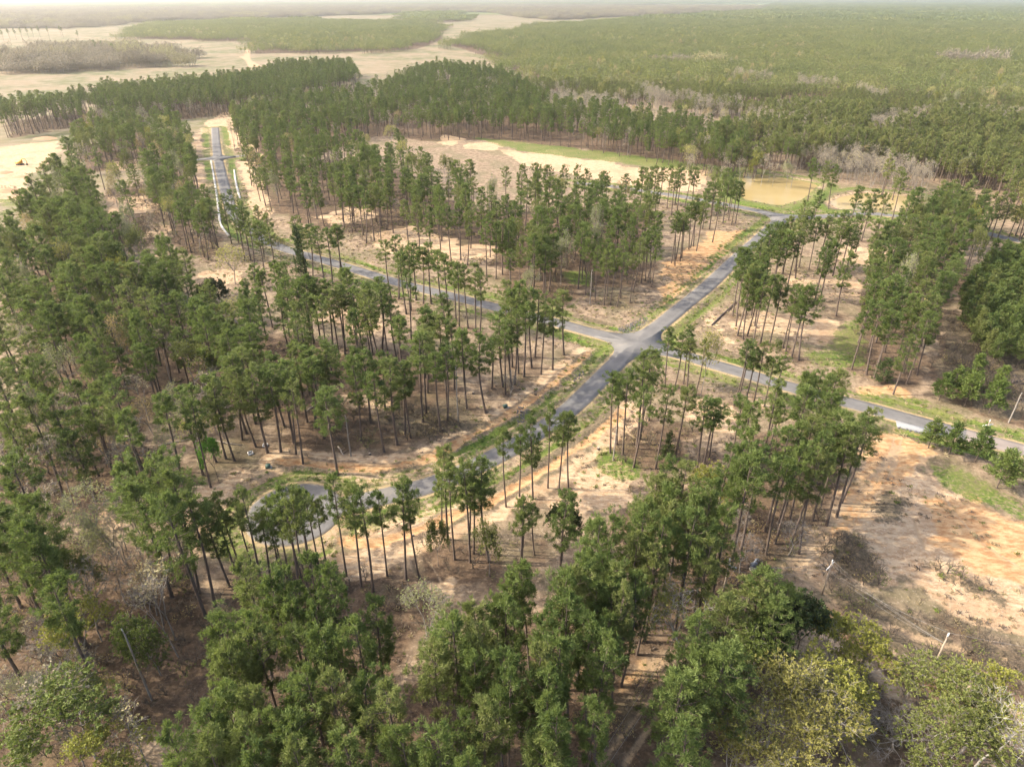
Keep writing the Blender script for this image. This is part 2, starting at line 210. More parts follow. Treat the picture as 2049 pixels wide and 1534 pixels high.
PAINT = {'sand':[[(97.9,151),(107.9,152.5),(105.3,143.7),(97.8,134.1),(101.5,125.5),(113.7,112.7),(94.6,84.3),(85.6,88.8),(76.7,98.8),(69.6,96.2),(59.9,96.2),
 (54.9,101.6),(66.6,113.5),(81.4,127.3),(88.9,137.2)],[(74.7,221.7),(88.8,226.9),(103.5,230.4),(111.8,226),(116.3,221.7),(108.7,208.1),(103.3,202.2),
 (95.5,208.1),(87.5,212),(78.1,214.4)],[(109.4,261.1),(115.4,266.7),(129.7,271.3),(133.5,266.7),(142.6,264.4),(139,253.6),(132.3,245.5),(122,238.7),
 (117.6,240.6),(113.8,246.5)],[(152.9,304.7),(164.8,304.7),(169.8,300.5),(160.5,280.9),(152.8,278.4),(145.8,285.9)],[(74,226.9),(74.7,214.4),
 (74.4,201.5),(69.7,200.8),(68,210.4),(66.6,222.6)],[(-69.2,321.3),(-63.7,330.8),(-50.1,338.3),(-37.8,326),(-22.3,305.7),(-6.1,310),(-3.2,295.3),
 (-11.4,285.5),(-26.5,274.4),(-40.4,287.4),(-54.8,297.3),(-64.3,305.7)],[(-102.1,354.2),(-91,374.4),(-77.8,368.4),(-72.4,351.4),
 (-87.1,338.3)],[(-73.3,225.7),(-61,232.3),(-49.2,227),(-44.1,212.1),(-56.2,209.8),(-63.8,216.9)],[(-127.2,267.4),(-120.6,274.4),(-112.6,272.6),
 (-109.1,259.1),(-116.8,259.1)],[(-51.6,167.9),(-42.3,174.7),(-35.5,173),(-34.4,163.1),(-43.7,160),(-49.3,161.6)],[(-392.8,544.4),(-365.3,569.5),
 (-334.9,525),(-308,444.1),(-276.5,388.4),(-296.7,372.5),(-415.8,544.4)],[(-56.3,599.2),(-38.4,580.6),(-45.8,544.4),(-57.7,560.9)],[(-35.3,560.9),
 (-5.8,565.2),(-12.9,530.7),(-37.6,536.5)],[(5.7,517.6),(32.4,536.5),(39.6,521.3),(19,479.9),(4.7,493)],[(41.7,486.4),(74.3,510.3),(71.2,465.9),
 (56.5,448.3),(40.9,462.9)],[(88.5,465.9),(128.9,481.5),(129.9,458.4),(110.7,405.5),(83.3,417.7)],[(-9.2,532.6),(38.2,510.3),(72.9,473.6),
 (101.8,465.9),(91.2,411.5),(70.3,411.5),(49.4,441.3),(12,473.6)],[(-166.7,289.9),(-153.6,295.3),(-149.4,283.3),(-162,280.2)],[(-262.8,587.5),
 (-286.4,711.3),(-281.2,745.5),(-236.7,650.8),(-181.3,506.8),(-208.8,544.4),(-235.4,525)],[(-189.7,489.7),(-175.8,489.7),(-126.5,352.9),
 (-133.9,343.8)],[(-219.5,481.5),(-208.2,481.5),(-164,372.5),(-170.9,372.5)],[(-276.9,489.7),(-252.8,498.1),(-241.5,465.9),
 (-267.6,458.4)],[(-232.6,393.9),(-210.8,399.6),(-190.9,362.5),(-207.5,352.9)],[(-183,339.4),(-172.9,339.4),(-166.2,318.8),
 (-175.8,318.8)],[(7.5,123.7),(25.8,131.2),(29.3,123.7),(17.2,116.7),(8.3,116.7)],[(51,168.6),(61,163.2),(56.8,153),(48.6,157.9)],[(70,174.4),
 (76.8,168.6),(71.3,160.5),(66,165.9)],[(21.6,148.2),(30.2,163.2),(34,160.5),(22.4,143.7)],[(226.2,326.8),(253.1,326.8),(237.9,303.8),
 (217.1,307.4)],[(-74,123.7),(-66.3,131.2),(-61.9,121.9),(-65.4,113.5),(-79.9,116.7),(-83.4,110.3),(-88.5,118.4)],[(-37.8,103.6),(-30.5,106.6),
 (-26.8,106.2),(-27.6,102.2),(-34.6,101.1)],[(-16.5,96.7),(-12.3,96.7),(-7.8,91),(-11.7,89.5),(-14.1,91.9)],[(15.9,135),(26.4,133),(27.6,122.4),
 (19.9,116.3),(14.2,121.5)]],'clay':[[(98.8,150.1),(105.8,147),(96.7,133.1),(84.4,123.7),(71.8,110.3),(66.5,110.3),(84.3,131.2)],[(94.7,123.7),
 (106.8,122.8),(114.3,113.5),(100.1,92.4),(91.4,100.2),(84.8,108.8)],[(66.2,283.3),(96.7,326.8),(131,342),(102.6,296.7),(69.2,248.8),(46.5,218.5),
 (59.5,248.8)],[(97,150.5),(107.6,151.7),(104.1,142.5),(94.8,140.4)],[(17.5,77.9),(22,79.1),(28,81.8),(29.2,81),(25,77.6),(22.3,74.2),
 (17.4,72.3)],[(57.4,90),(63.8,91.8),(70.1,85.4),(66.7,82.1),(59.2,85.4)],[(102.4,174.4),(114.9,175.9),(115.6,168.6),
 (103.3,170.1)]],'grass':[[(132.3,481.5),(156.5,470.5),(190.2,427.9),(160.7,352.9),(144.8,367.4),(118.7,380.8),(119.6,417.7)],[(-34.7,587.5),
 (10.1,565.2),(135.8,481.5),(122.7,455.5),(61.2,489.7),(9.5,525)],[(107.7,208.1),(117,222.6),(124,222.6),(110.6,189.1),(87.8,185.2),(94.2,202.9),
 (103.1,200.8)],[(21.7,269.6),(33,273.1),(33.4,253.1),(21.8,253.1)],[(44.8,287.9),(60.4,299.9),(68,287.9),(55.2,280.3)],[(-290.7,388.4),(-280,393.9),
 (-265.8,362.5),(-267.6,352.9)],[(98.3,135.1),(106.9,135.1),(118.8,123.7),(111.1,111.9),(102.8,123.7)],[(99.4,164.5),(116.3,164.5),(132.1,143.7),
 (136.6,150.5),(118.5,168.6),(104,171.5)],[(22.4,143.7),(30.3,137.2),(28.2,131.2),(20.2,135.1)]],'brush':[[(61.5,95.6),(70.3,93.7),(79.7,86.5),
 (91.4,82.1),(86.7,75.1),(70.7,78),(60.6,84.3)],[(83.8,103),(91.7,97.5),(100.5,93.1),(98.9,90.6),(89.1,94.7),(82.4,100.2)],[(63.6,105.8),(72.8,112.7),
 (75.9,108.8),(72,96.2),(60.1,94.3)],[(84.1,125.5),(92.7,121.9),(85.2,115.9),(79.7,118.4)],[(66.2,88.8),(73.4,86.5),(84.6,81.1),(80.1,78),
 (67.4,80.1)],[(157.1,224.9),(175.6,204.5),(144.2,157.9),(128,160.5),(132.7,186.9)],[(-36.1,157.9),(-12.1,168.6),(-8.7,155.4),
 (-21,143.7)]],'litter':[[(-140.6,116.7),(-90.6,111.9),(-71.2,104.4),(-55.4,92.4),(-48.9,82.1),(-56.9,72.3),(-51.9,56.2),(-95,56.2)],[(-163.4,153),
 (-120.7,153),(-75.5,127.3),(-78.9,121.9),(-94.7,113.5),(-132.6,113.5)],[(9.7,56.2),(22.9,79),(27.2,79),(34.5,87.7),(22.6,56.2)],[(-56.8,96.2),
 (-39,103),(-23.4,93.7),(-16.7,78),(-2.2,82.1),(21.5,100.2),(23.8,79),(11.1,56.2),(-51.9,56.2)],[(16.5,110.3),(29.6,125.5),(50.2,133.1),(76.8,153),
 (81.3,135.1),(60.1,113.5),(51.4,100.2),(34,93.7)],[(-69.3,93.7),(-58.8,96.2),(-50,87.7),(-51.4,77),(-56.5,66.2),(-66.4,67),
 (-72.8,82.1)],[(-133.6,148.2),(-110.1,148.2),(-92.4,143.7),(-79.4,131.2),(-91,116.7),(-106.9,107.3)],[(-69.5,168.6),(-47.8,174.4),(-22.5,157.9),
 (-16.4,150.5),(-33.7,143.7),(-52.2,145.9)],[(144.5,208.4),(172.3,204.5),(138.2,153),(122.6,163.2),(129.6,186.9)],[(13.6,326.8),(67.8,343.8),
 (63.3,303.8),(26.7,277),(-5.2,277)],[(11.6,61),(23.8,79),(28.1,79),(22.8,60.6)],[(55.6,83.2),(80.4,87.7),(89.3,79),(76.2,59.1),(46,59.1)],[(-39,103),
 (-25.7,96.2),(-19.9,96.2),(-11.9,93.7),(-19.4,79),(-28,79)],[(-21.7,110.3),(2.7,108.8),(-0.4,98.8),(-17,96.2)],[(27.4,163.2),(49.5,150.5),
 (43.9,137.2),(25.4,137.2)],[(37.1,107.3),(54.9,104.4),(51.2,93.7),(33.4,91.2)]]}
TRACKS = [([(24.8,196.5),(14.4,179.9),(5,165.9),(-3.3,156.7),(-12.3,147),(-19.3,139.7),(-27.4,135.1),(-36.9,133.9),(-47.1,136),(-57.3,137.2)],1.6),
 ([(30.4,160),(18.8,145.9),(6.7,133.1),(-2.8,122.8),(-13.7,116.7),(-21.8,111.1),(-29.7,107.3),(-35.4,109.6)],1.9),([(-56.4,134.1),(-63.4,126.4),
 (-67.2,115.1),(-66.6,105.8),(-58.8,96.2),(-54.5,90)],1.2),([(23.6,78),(29.4,81.1),(35.7,85.4)],1.3),([(60.1,85.4),(62.7,81.1),(65.9,77),(68.5,72.3),
 (73.7,71.4),(77.7,68.7)],1.5),([(53.4,100.2),(65.4,110.3),(81,126.4),(98.9,143.7)],1.4),([(60,91.8),(67,86.5),(77.3,82.1),(88.7,78)],1.2),
 ([(-19.8,103),(-14.8,93.7),(-11.5,88.8)],0.5),([(-16.7,103),(-13.1,96.2)],0.4),([(-519.8,1452.8),(-416.1,1235.7)],2.2),([(-656.3,1961.4),
 (-537.5,1519),(-428.5,1235.7)],2.5),([(-1230.7,2160.6),(-1069.8,2107.2),(-1034.1,2275.8)],3),([(39.8,220.6),(72.9,265.1),(100.1,303.8)],0.5),
 ([(41.6,218.5),(73.9,260.6),(100.7,298.1)],0.5),([(58.1,91.8),(66.2,88.8),(72.5,84.9),(78.1,79)],0.8),([(55.9,101.6),(59.9,96.2),(62.5,88.8),
 (63.4,79)],0.6),([(99.8,148.2),(88.5,131.2),(67.5,110.3),(55.9,100.2)],0.5),([(101.6,147.7),(90.1,130.2),(69.7,110.3),(57.7,99.5)],0.5),
 ([(102.8,142.5),(99.3,123.7),(98.5,108.8),(103.3,100.2)],0.6),([(92,137.2),(90.4,121.9),(85.9,108.8),(86.6,98.8)],0.5),([(13.1,61),(21.5,70.5),
 (27.4,78)],0.5),([(16.9,61),(23.7,69.6),(28.9,77)],0.5),([(28.8,153),(35.1,143.7),(49,148.2)],0.4),([(-60.1,234),(-50.6,243.7),(-36.7,224.9)],0.4)]
GULLY = [[(-19.8,103),(-14.8,93.7),(-11.5,88.8)]]
BROAD = [(-110.8,257.3,16,6.5,'spring','yellow green spreading tree standing alone on pale sand left of the tee of roads'),
 (-88.7,203.4,16,7.5,'spring','widest flat yellow green crown at the edge of the left wood'),
 (-88.5,287.7,14,5,'spring','yellow budding tree beside the road bend, just left of a spire shaped pine'),
 (-99.6,281.3,12,4,'spring','small yellow budding tree at the inner side of the road bend'),
 (-103.1,222.1,16,5,'holly','dark round evergreen behind the widest yellow green crown'),
 (-90.5,166.9,18,7,'olive','broad olive green crown rising over the gap in the left wood'),
 (-108.2,205.9,16,5,'pale','pale bluish green tree among the dark pines of the left wood'),
 (-97.1,189.6,9,2.8,'maple','small bright green tree among dark pines in the left wood'),
 (-85.3,150.8,15,4,'pale','pale budding tree at the back of the grey thicket left of the cul-de-sac'),
 (-80.3,145.5,14,4.5,'pale','pale green grey tree in the middle of the thicket left of the cul-de-sac'),
 (-88.8,150.5,14,3.5,'pale','pale leafless looking tree at the left of the grey thicket'),
 (-77.7,149.7,14,4,'bare','grey bare tree in the thicket left of the cul-de-sac'),
 (-81.9,163.4,13,3,'bare','whitish bare tree poking out of pines above the grey thicket'),
 (-75,147.9,13,4,'bare','grey bare tree at the right of the thicket near fallen trunks'),
 (-77.6,138.7,12,4,'spring','bright yellow green tree in front of the grey thicket'),
 (-80.7,133.7,14,3.5,'pale','thin pale blue green tree left of the bright yellow green one'),
 (-69.1,128.7,12,2.4,'vine','vivid green vine covered tree beside the track to the cul-de-sac'),
 (-84.5,107.7,16,6,'pale','large pale budding tree on the brown clearing at the left'),
 (-82.1,97.9,15,5,'pale','pale budding tree right above the dark pines at lower left'),
 (-78.2,102.2,16,5,'pale','whitish green airy tree by the sandy corner at the left'),
 (-75,103.1,17,2.6,'bare','tall thin bare tree behind the three tall leaning pines'),
 (-65.9,89.1,12,4.5,'tan','tan leaved tree on brown forest floor at lower left'),
 (-70.5,76.9,16,6.5,'oak','round yellow green oak above the dark slope at lower left'),
 (-59.4,76.3,15,4.2,'maple','light green tree with a leaning trunk on the dark slope'),
 (-78.9,91.6,14,4,'olive','soft light green tree between the dark pines at lower left'),
 (-81.7,80.4,9,3.5,'bare','grey bare tree beside the round yellow green oak'),
 (-78.8,77.9,8,4,'bare','brown grey bare tree in front of the grey one by the oak'),
 (-61.9,68.1,10,2.6,'spring','small pale yellow budding tree with a dark leaning trunk'),
 (-62.7,61.8,18,8,'maple','big light green rounded tree at the lower left corner'),
 (-56,56,14,5.5,'oak','yellow green tree crown at the bottom edge, left'),
 (-73.5,67.4,11,5,'pale','pale yellowish scrubby tree at the left edge, near the bottom'),
 (-14.7,79.4,15,6,'pale','pale green airy tree with a forked trunk in the gap of the bottom wood'),
 (-4.5,99.3,14,3.6,'olive','soft yellow green tree under tall pines on the brown slope'),
 (10.2,103.5,14,3.5,'holly','dark green broadleaf tree at the tip of the bottom wood'),
 (41.3,116.1,15,5,'oak','yellow green tree in the middle of the dense pines'),
 (29,80,17,7.5,'white','yellow budding tree with white limbs above the creek track'),
 (36.3,70.2,18,5,'maple','bright green tree in the large clump by the power line'),
 (46.3,75.2,18,6,'holly','darkest evergreen at the right end of the clump by the power line'),
 (52.8,75.8,15,5.2,'oak','yellow green tree top nearest to the middle power pole'),
 (55.4,73.7,14,5,'oak','yellow green tree right of the dark evergreen'),(47.8,67,15,6.5,'oak','broad yellow green tree below the dark evergreen'),
 (38.5,62.9,17,7,'gold','golden tree at the lower right, topmost of the golden group'),
 (40.9,59.4,16,7,'gold','golden tree with white limbs in the middle of the golden group'),
 (44,58.5,15,6.5,'gold','golden tree at the right of the golden group'),(32.2,57.5,15,6,'gold','golden tree at the left of the golden group'),
 (29.8,55.9,13,6,'gold','golden tree crown at the bottom edge under the clump'),
 (36.2,56.5,14,6.5,'gold','golden tree crown at the bottom edge, in the middle of its group'),
 (67,67.5,14,6,'olive','olive green tree beside the last power pole'),
 (70.7,66.9,14,5.5,'oak','yellow green tree near the right edge below the last pole'),
 (61.9,60.8,14,6,'olive','olive green bushy tree left of the white limbed tree'),
 (67.5,62.3,15,7,'olive','big olive green crown behind the white limbed tree'),
 (69.2,60.6,16,6,'white','tree with bright white limbs in the lower right corner'),
 (59,63.9,7,6,'bare','wide grey bare bush on the slope at the lower right'),(54.7,65,6,4,'bare','small grey bare bush beside the golden trees'),
 (54.3,169.4,22,3.2,'spring','tall yellow green tree among pines right of the crossing'),
 (-89.8,533.7,18,5.5,'spring','yellow budding tree in the far middle wood, rightmost of three'),
 (-104.5,505.4,17,5,'spring','yellow budding tree in the far middle wood, middle of three'),
 (-110.1,483.9,16,4.5,'spring','yellow budding tree in the far middle wood, leftmost of three'),
 (55,353.5,18,6,'tan','large pale yellow tree at the right edge of the central wood'),
 (55.2,317.4,17,5,'tan','pale tan tree in front of the large pale yellow one'),
 (-199,370.8,12,4,'gold','orange yellow small tree inside the left wood'),(-199.6,323.1,14,4,'oak','light green round tree inside the left wood'),
 (-157,194.1,14,5,'pale','pale whitish tree at the left edge of the left wood'),
 (-147.6,187,13,5,'pale','pale green grey tree in the left wood near the left edge'),
 (83.2,191.9,7,2,'maple','small bright green sapling by the oval sand pad'),
 (-14.9,101.9,13,2.2,'maple','slim pale green sapling right of the cul-de-sac'),
 (-95.7,135,12,4,'tan','orange tan leaved tree behind the broad pine at the left'),
 (-93.6,148.8,12,4,'tan','tan leaved small tree on the reddish floor of the left wood'),
 (-59.5,347.6,12,3,'bare','grey bare tree on the sand of the central block'),
 (72.9,130,9,4,'bare','grey bare bush at the ditch right of the dense pines'),
 (56.9,104.9,9,4,'bare','grey bare tree at the bank beside the dirt road'),(46.7,107.5,12,2.5,'bare','bluish white bare tree inside the dense pines'),
 (45.4,99.9,9,4,'bare','brown grey bare tree behind the blue barrels'),
 (-0.6,165.1,11.1,2.2,'bare','thin white bare tree on the brown lot inside the bend')]
YOUNG = [(38.6,138.5,8.3,1.9,'cedar','narrow dark cedar between two tall pine trunks on the brown lot'),
 (110.5,178,7.7,3,'cedar','bushy dark green cedar at the foot of the right clump'),
 (-80.7,248.8,26.1,3,'cedar','spire shaped pine beside the road bend'),
 (121.7,167,8.8,2.6,'young_pine','small leaning young pine on the bank, leftmost of the five'),
 (125.8,168.9,9.9,2.6,'young_pine','light young pine on the bank behind the leftmost one'),
 (132.7,171.5,12.4,2.8,'young_pine','tallest light green young pine on the bank'),
 (127.2,164,10.4,3,'young_pine','broad light green young pine in front of the tallest on the bank'),
 (131.6,160,10.9,3,'young_pine','light green young pine on the bank nearest to the road'),
 (138.5,168.6,10.1,2.6,'young_pine','young pine at the right end of the group on the bank'),
 (106.1,143.4,8.4,2.8,'young_pine','small pine at the road by the dirt entrance, first in its row'),
 (109.9,140.8,9.4,3,'young_pine','small pine at the road, second in its row from the dirt entrance'),
 (114.7,137.6,9.7,3.2,'young_pine','small pine at the road, third in its row from the dirt entrance'),
 (113.7,127.3,10.7,3.4,'young_pine','bushy pine at the right edge, last in its row at the road'),
 (120.7,128.3,10.7,3.2,'young_pine','bushy pine cut by the right edge, beside the last in the row')]
PLANTATION = [(168.8,238.7),(202.1,276.2),(224.8,269.8),(163,181.4),(146.7,186.4),(148.8,202.9)]
FAR = {'pine':[[(27.1,999.6),(39.8,777.7),(105.1,681.2),(160.1,618.8),(191.4,511.1),(195.5,448.7),(201.7,418.9),(254.1,433.4),(254.8,368.9),(255.7,337.9),
 (343.1,315.3),(4285.2,3956.7),(18396.7,19477.7),(5341.4,15572.4),(1824.2,5959.4),(704.6,3956.7),(147.7,3014.2),(-147.8,1810.9),
 (-22,1358.5)],[(-1024.1,2091.1),(-1446.3,3014.2),(-1150.6,3670.6),(-370.3,3274.9),(-258.7,2034),(-536,1928.6),(-651.5,1953.9)],[(-518.4,1529.1),
 (-677.6,2034),(-908.5,3014.2),(-688.7,3274.9),(-281.4,2898.6),(-188,2062.2),(-207.7,1667.8),(-340.7,1595.6)],[(-453.3,3422.6),(-641.9,4990.3),
 (-423,5736.9),(-230.8,3584.1)]],'hard':[[(-2070.1,2598.9),(-5816.1,7389.9),(-3142,6743.1),(-2521.7,9714.5),(-174.6,11109.2),(5341.4,15572.4),
 (1897.2,6199.7),(642.6,4414.4),(183.7,3761.3),(-84.3,5337.8),(-496.7,6199.7),(-1209.8,4414.4),(-1720.6,3670.6),(-1559.9,2844)],[(-792.2,1162.2),
 (-955,1411.1),(-970.7,1595.6),(-813.2,1595.6),(-572.7,1321.5),(-514.3,1200.9),(-616.1,1181.2),(-702.2,1091.4)]],'strip':[[(133.1,800.2),(153.5,823.9),
 (203,681.2),(228.3,618.8),(276.1,591.4),(408.1,681.2),(478.9,648.6),(430.8,578.6),(365.4,604.8),(275,521.3),(246.8,531.9),(206.4,566.2),
 (179.4,627.5)],[(180.7,511.1),(213.4,531.9),(233.1,491.7),(246.3,448.7),(248.8,412),(235.4,392.5),(216.4,412),(192.5,440.9)],[(-12.3,736.2),
 (39.8,777.7),(110.3,717),(100.4,681.2),(37.8,736.2)],[(298.9,1013.9),(335,959),(326.5,933.7),(289.1,978.9)],[(353.4,921.5),(396.3,898),(386.9,875.5),
 (342.8,892.3)],[(393.6,843.9),(397.6,786.6),(385.3,760.6),(382.6,819.1)],[(733.8,1263.9),(813.3,1181.2),(794.5,1152.8),(710,1221.2)],[(260.4,1286.4),
 (326,1242.2),(318.1,1211),(251.8,1242.2)]],'horizon':[[(-8346.1,6743.1),(-31993.3,25986.6),(31178.7,25986.6),(17006.5,14152.3),(4855.8,14152.3),
 (-162.9,10365.4),(-3142,6743.1)]]}
FARPINES = [(-1280.9,1922.9),(-1300.2,1978.3),(-1322,2036.9),(-1306,2036.9),(-1327.2,2099.1),(-1333.4,2131.6),(-1335.6,2165),(-1310.2,2165),(-1316.8,2235.2),
 (-1270.7,2165),(-1123.2,1978.3),(-789.1,1436),(-774.9,1436),(-740.7,1406.1)]
POLES = [(40.4,94.1),(59.6,94.3),(71.4,77),(117.8,141.9)]
WIRE_END = (6.1,48.6)
DRUMS = (49,102)
LOGS = [((-90.3,143.9),(-81.8,147.7),0.2,'pale','long pale fallen log left of the thicket'),((-82.1,147.3),(-69,144.1),
 0.2,'pale','long pale fallen log lying behind the white boxes'),((-54.6,165.6),(-57,160.3),
 0.2,'pale','short pale log leaning at the edge of the left wood'),((-44.4,143.7),(-42.1,139.9),0.2,'pale','short pale log at the bare grey snag'),
 ((-101.3,148.4),(-93.9,146.1),0.2,'pale','grey log under the pines on the left clearing'),((-124.8,144.5),(-120.9,142.8),
 0.2,'pale','pale log lying near the left edge'),((69.8,217.6),(84.4,238.8),0.3,'dark','long dark trunk lying by the ditch right of the pond road')]
SNAGS = [(-103.8,114.3,10.6,'broken pine snag with a white top on the left clearing'),(-107.1,118.9,5.9,'shorter broken snag beside the white topped one'),
 (-40.3,139.7,12.2,'pale grey snag above the long dirt track'),(-14.6,156.2,16.6,'thin pale snag on the lot inside the bend'),
 (25.1,138,9.8,'small pale snag on the near corner lot'),(29.1,236.8,13.6,'pale dead trunk on the sand beyond the crossing'),
 (134.2,155.4,9.4,'pale dead sapling at the right edge bank'),(-58.8,71.6,17,'leaning grey dead tree on the dark slope')]
STUMPS = [(-18.4,151.5,'dark stump by the long dirt track'),(-11.2,170.6,'dark stump on the corner lot'),(22,142.8,'dark stump beside the lower dirt track'),
 (2.6,160.8,'thin dark stump beside the green utility box'),(-21.1,110.5,'dark stump below the turning circle'),
 (-35.7,140.4,'stump at the end of the left lot')]
WBOXES = [(-65.7,140.6,0.6,'open white box on the striped shade left of the turning circle'),
 (-63.1,144.1,0.1,'smaller looking white box behind the first one')]
GBOXES = [(-59.4,134.7,0.2,'dark green utility box near the turning circle'),(-1.9,163.4,0.5,'dark green utility box on the orange dirt track')]
RIPRAP = [[(1.5,164.7),(3.9,165.2),(4.8,161),(2.8,153.3),(1,154.1)],[(36.2,216),(40.4,219),(48.7,226.6),(48.9,221.5),(43.5,214.2),(40.1,211.8),
 (36.8,213)],[(19.8,183.5),(21.7,185.4),(22.5,183.5),(19.3,178.1),(18.1,176.7)]]
APRON = [(104.1,156.2),(105.2,155.8),(110,152.7),(114.5,150.1),(113.5,148.7),(110.9,149.3),(108.7,150.1),(105.5,151.9),(103,153.3)]
APRON_EDGE = [(102.9,153),(105.4,151.6),(108.5,149.9)]
CHAR = (148.3,176.8)
LININGS = [[(-212.2,496.4),(-193.2,451.1),(-172.7,402),(-156.7,362.5),(-147.4,339.4),(-136.4,321.1)],[(-185.1,465.9),(-169.1,424),(-155.4,391.7)]]
EXCAVATOR = (-336.2,479.9)
MOUNDS = [(-332,455.5,5,1.4,'brown dirt mound at the left edge of the sand yard'),(-300,407.9,6,1.6,'reddish dirt mound near the front of the sand yard'),
 (-312.8,444.1,4,1,'low dirt mound behind the front of the sand yard'),(-379.1,580.6,7,1.6,'long dirt heap at the back of the sand yard')]
TRAILER = (-672,1294)

# ------------------------------------------------------------------ helpers
RNG = np.random.default_rng(11)
rnd = random.Random(5)


def mesh_np(name, V, faces, mats, face_mat=None, attrs=None, smooth=False):
    """V (n,3); faces: list of int arrays (m,k)"""
    me = bpy.data.meshes.new(name)
    V = np.asarray(V, np.float32)
    me.vertices.add(len(V))
    me.vertices.foreach_set('co', V.ravel())
    faces = [np.asarray(f, np.int32) for f in faces if len(f)]
    if faces:
        loops = np.concatenate([f.ravel() for f in faces])
        sizes = np.concatenate([np.full(len(f), f.shape[1], np.int32) for f in faces])
        starts = np.concatenate([[0], np.cumsum(sizes)[:-1]]).astype(np.int32)
        me.loops.add(len(loops))
        me.loops.foreach_set('vertex_index', loops)
        me.polygons.add(len(sizes))
        me.polygons.foreach_set('loop_start', starts)
        if face_mat is not None:
            me.polygons.foreach_set('material_index', np.asarray(face_mat, np.int32))
        if smooth:
            me.polygons.foreach_set('use_smooth', np.ones(len(sizes), bool))
    for m in (mats if isinstance(mats, (list, tuple)) else [mats]):
        me.materials.append(m)
    for k, a in (attrs or {}).items():
        a = np.asarray(a, np.float32)
        if a.ndim == 1:
            at = me.attributes.new(k, 'FLOAT', 'POINT')
            at.data.foreach_set('value', a)
        else:
            at = me.attributes.new(k, 'FLOAT_COLOR', 'POINT')
            at.data.foreach_set('color', a.ravel())
    me.update(calc_edges=True)
    return me


def link(name, data, parent=None, loc=None):
    o = bpy.data.objects.new(name, data)
    COL.objects.link(o)
    if parent is not None:
        o.parent = parent
    if loc is not None:
        o.location = loc
    return o


def tag(o, label=None, cat=None, group=None, kind=None):
    if label: o['label'] = label
    if cat: o['category'] = cat
    if group: o['group'] = group
    if kind: o['kind'] = kind
    return o


def empty(name, loc, rz=0.0):
    o = bpy.data.objects.new(name, None)
    o.empty_display_size = 0.5
    o.location = loc
    o.rotation_euler = (0, 0, rz)
    COL.objects.link(o)
    return o


class MB:
    """collects boxes, tubes and free faces into one mesh"""
    def __init__(s):
        s.v = []; s.f3 = []; s.f4 = []; s.n = 0

    def add(s, V, F):
        V = np.asarray(V, float); F = np.asarray(F, int)
        s.v.append(V)
        (s.f3 if F.shape[1] == 3 else s.f4).append(F + s.n)
        s.n += len(V)

    def box(s, c, d, rz=0.0, ry=0.0):
        x, y, z = [k / 2 for k in d]
        V = np.array([(-x, -y, -z), (x, -y, -z), (x, y, -z), (-x, y, -z), (-x, -y, z), (x, -y, z), (x, y, z), (-x, y, z)])
        if ry:
            q, w = math.cos(ry), math.sin(ry)
            V = np.stack([V[:, 0] * q + V[:, 2] * w, V[:, 1], -V[:, 0] * w + V[:, 2] * q], 1)
        q, w = math.cos(rz), math.sin(rz)
        V = np.stack([V[:, 0] * q - V[:, 1] * w, V[:, 0] * w + V[:, 1] * q, V[:, 2]], 1) + np.array(c)
        s.add(V, [(0, 3, 2, 1), (4, 5, 6, 7), (0, 1, 5, 4), (1, 2, 6, 5), (2, 3, 7, 6), (3, 0, 4, 7)])

    def tube(s, pts, rad, k=6, cap=True):
        pts = np.asarray(pts, float); m = len(pts)
        rad = np.broadcast_to(np.asarray(rad, float), (m,))
        T = np.gradient(pts, axis=0)
        T /= np.linalg.norm(T, axis=1)[:, None] + 1e-9
        up = np.array([0, 0, 1.0]) if abs(T[0][2]) < .9 else np.array([1.0, 0, 0])
        A = np.cross(T, up); A /= np.linalg.norm(A, axis=1)[:, None] + 1e-9
        B = np.cross(T, A)
        th = np.arange(k) * 2 * math.pi / k
        V = pts[:, None] + rad[:, None, None] * (A[:, None] * np.cos(th)[None, :, None] + B[:, None] * np.sin(th)[None, :, None])
        V = V.reshape(-1, 3)
        i = np.arange(m - 1)[:, None] * k; j = np.arange(k)[None]; j2 = (j + 1) % k
        F = np.stack([i + j, i + j2, i + k + j2, i + k + j], -1).reshape(-1, 4)
        s.add(V, F)
        if cap:
            c = np.array([pts[0], pts[-1]])
            b = s.n
            s.v.append(c); s.n += 2
            o = b - m * k
            e = o + (m - 1) * k
            F = [(b, o + (q + 1) % k, o + q) for q in range(k)] + [(b + 1, e + q, e + (q + 1) % k) for q in range(k)]
            s.f3.append(np.array(F))

    def mesh(s, name, mat, attrs=None, smooth=False):
        V = np.concatenate(s.v)
        fs = []
        if s.f3: fs.append(np.concatenate(s.f3))
        if s.f4: fs.append(np.concatenate(s.f4))
        return mesh_np(name, V, fs, mat, attrs=attrs, smooth=smooth)

    def build(s, name, mat, parent=None, loc=None, smooth=False):
        return link(name, s.mesh(name, mat, smooth=smooth), parent, loc)


def _hash(ix, iy, seed):
    h = (ix.astype(np.int64) * 374761393 + iy.astype(np.int64) * 668265263 + seed * 974634777) & 0xffffffff
    h = ((h ^ (h >> 13)) * 1274126177) & 0xffffffff
    return ((h ^ (h >> 16)) & 0xffff) / 65535.0


def noise(x, y, scale, seed=0):
    x = np.asarray(x, float) / scale; y = np.asarray(y, float) / scale
    ix = np.floor(x); iy = np.floor(y)
    fx = x - ix; fy = y - iy
    fx = fx * fx * (3 - 2 * fx); fy = fy * fy * (3 - 2 * fy)
    a = _hash(ix, iy, seed); b = _hash(ix + 1, iy, seed); c = _hash(ix, iy + 1, seed); d = _hash(ix + 1, iy + 1, seed)
    return (a * (1 - fx) + b * fx) * (1 - fy) + (c * (1 - fx) + d * fx) * fy - 0.5


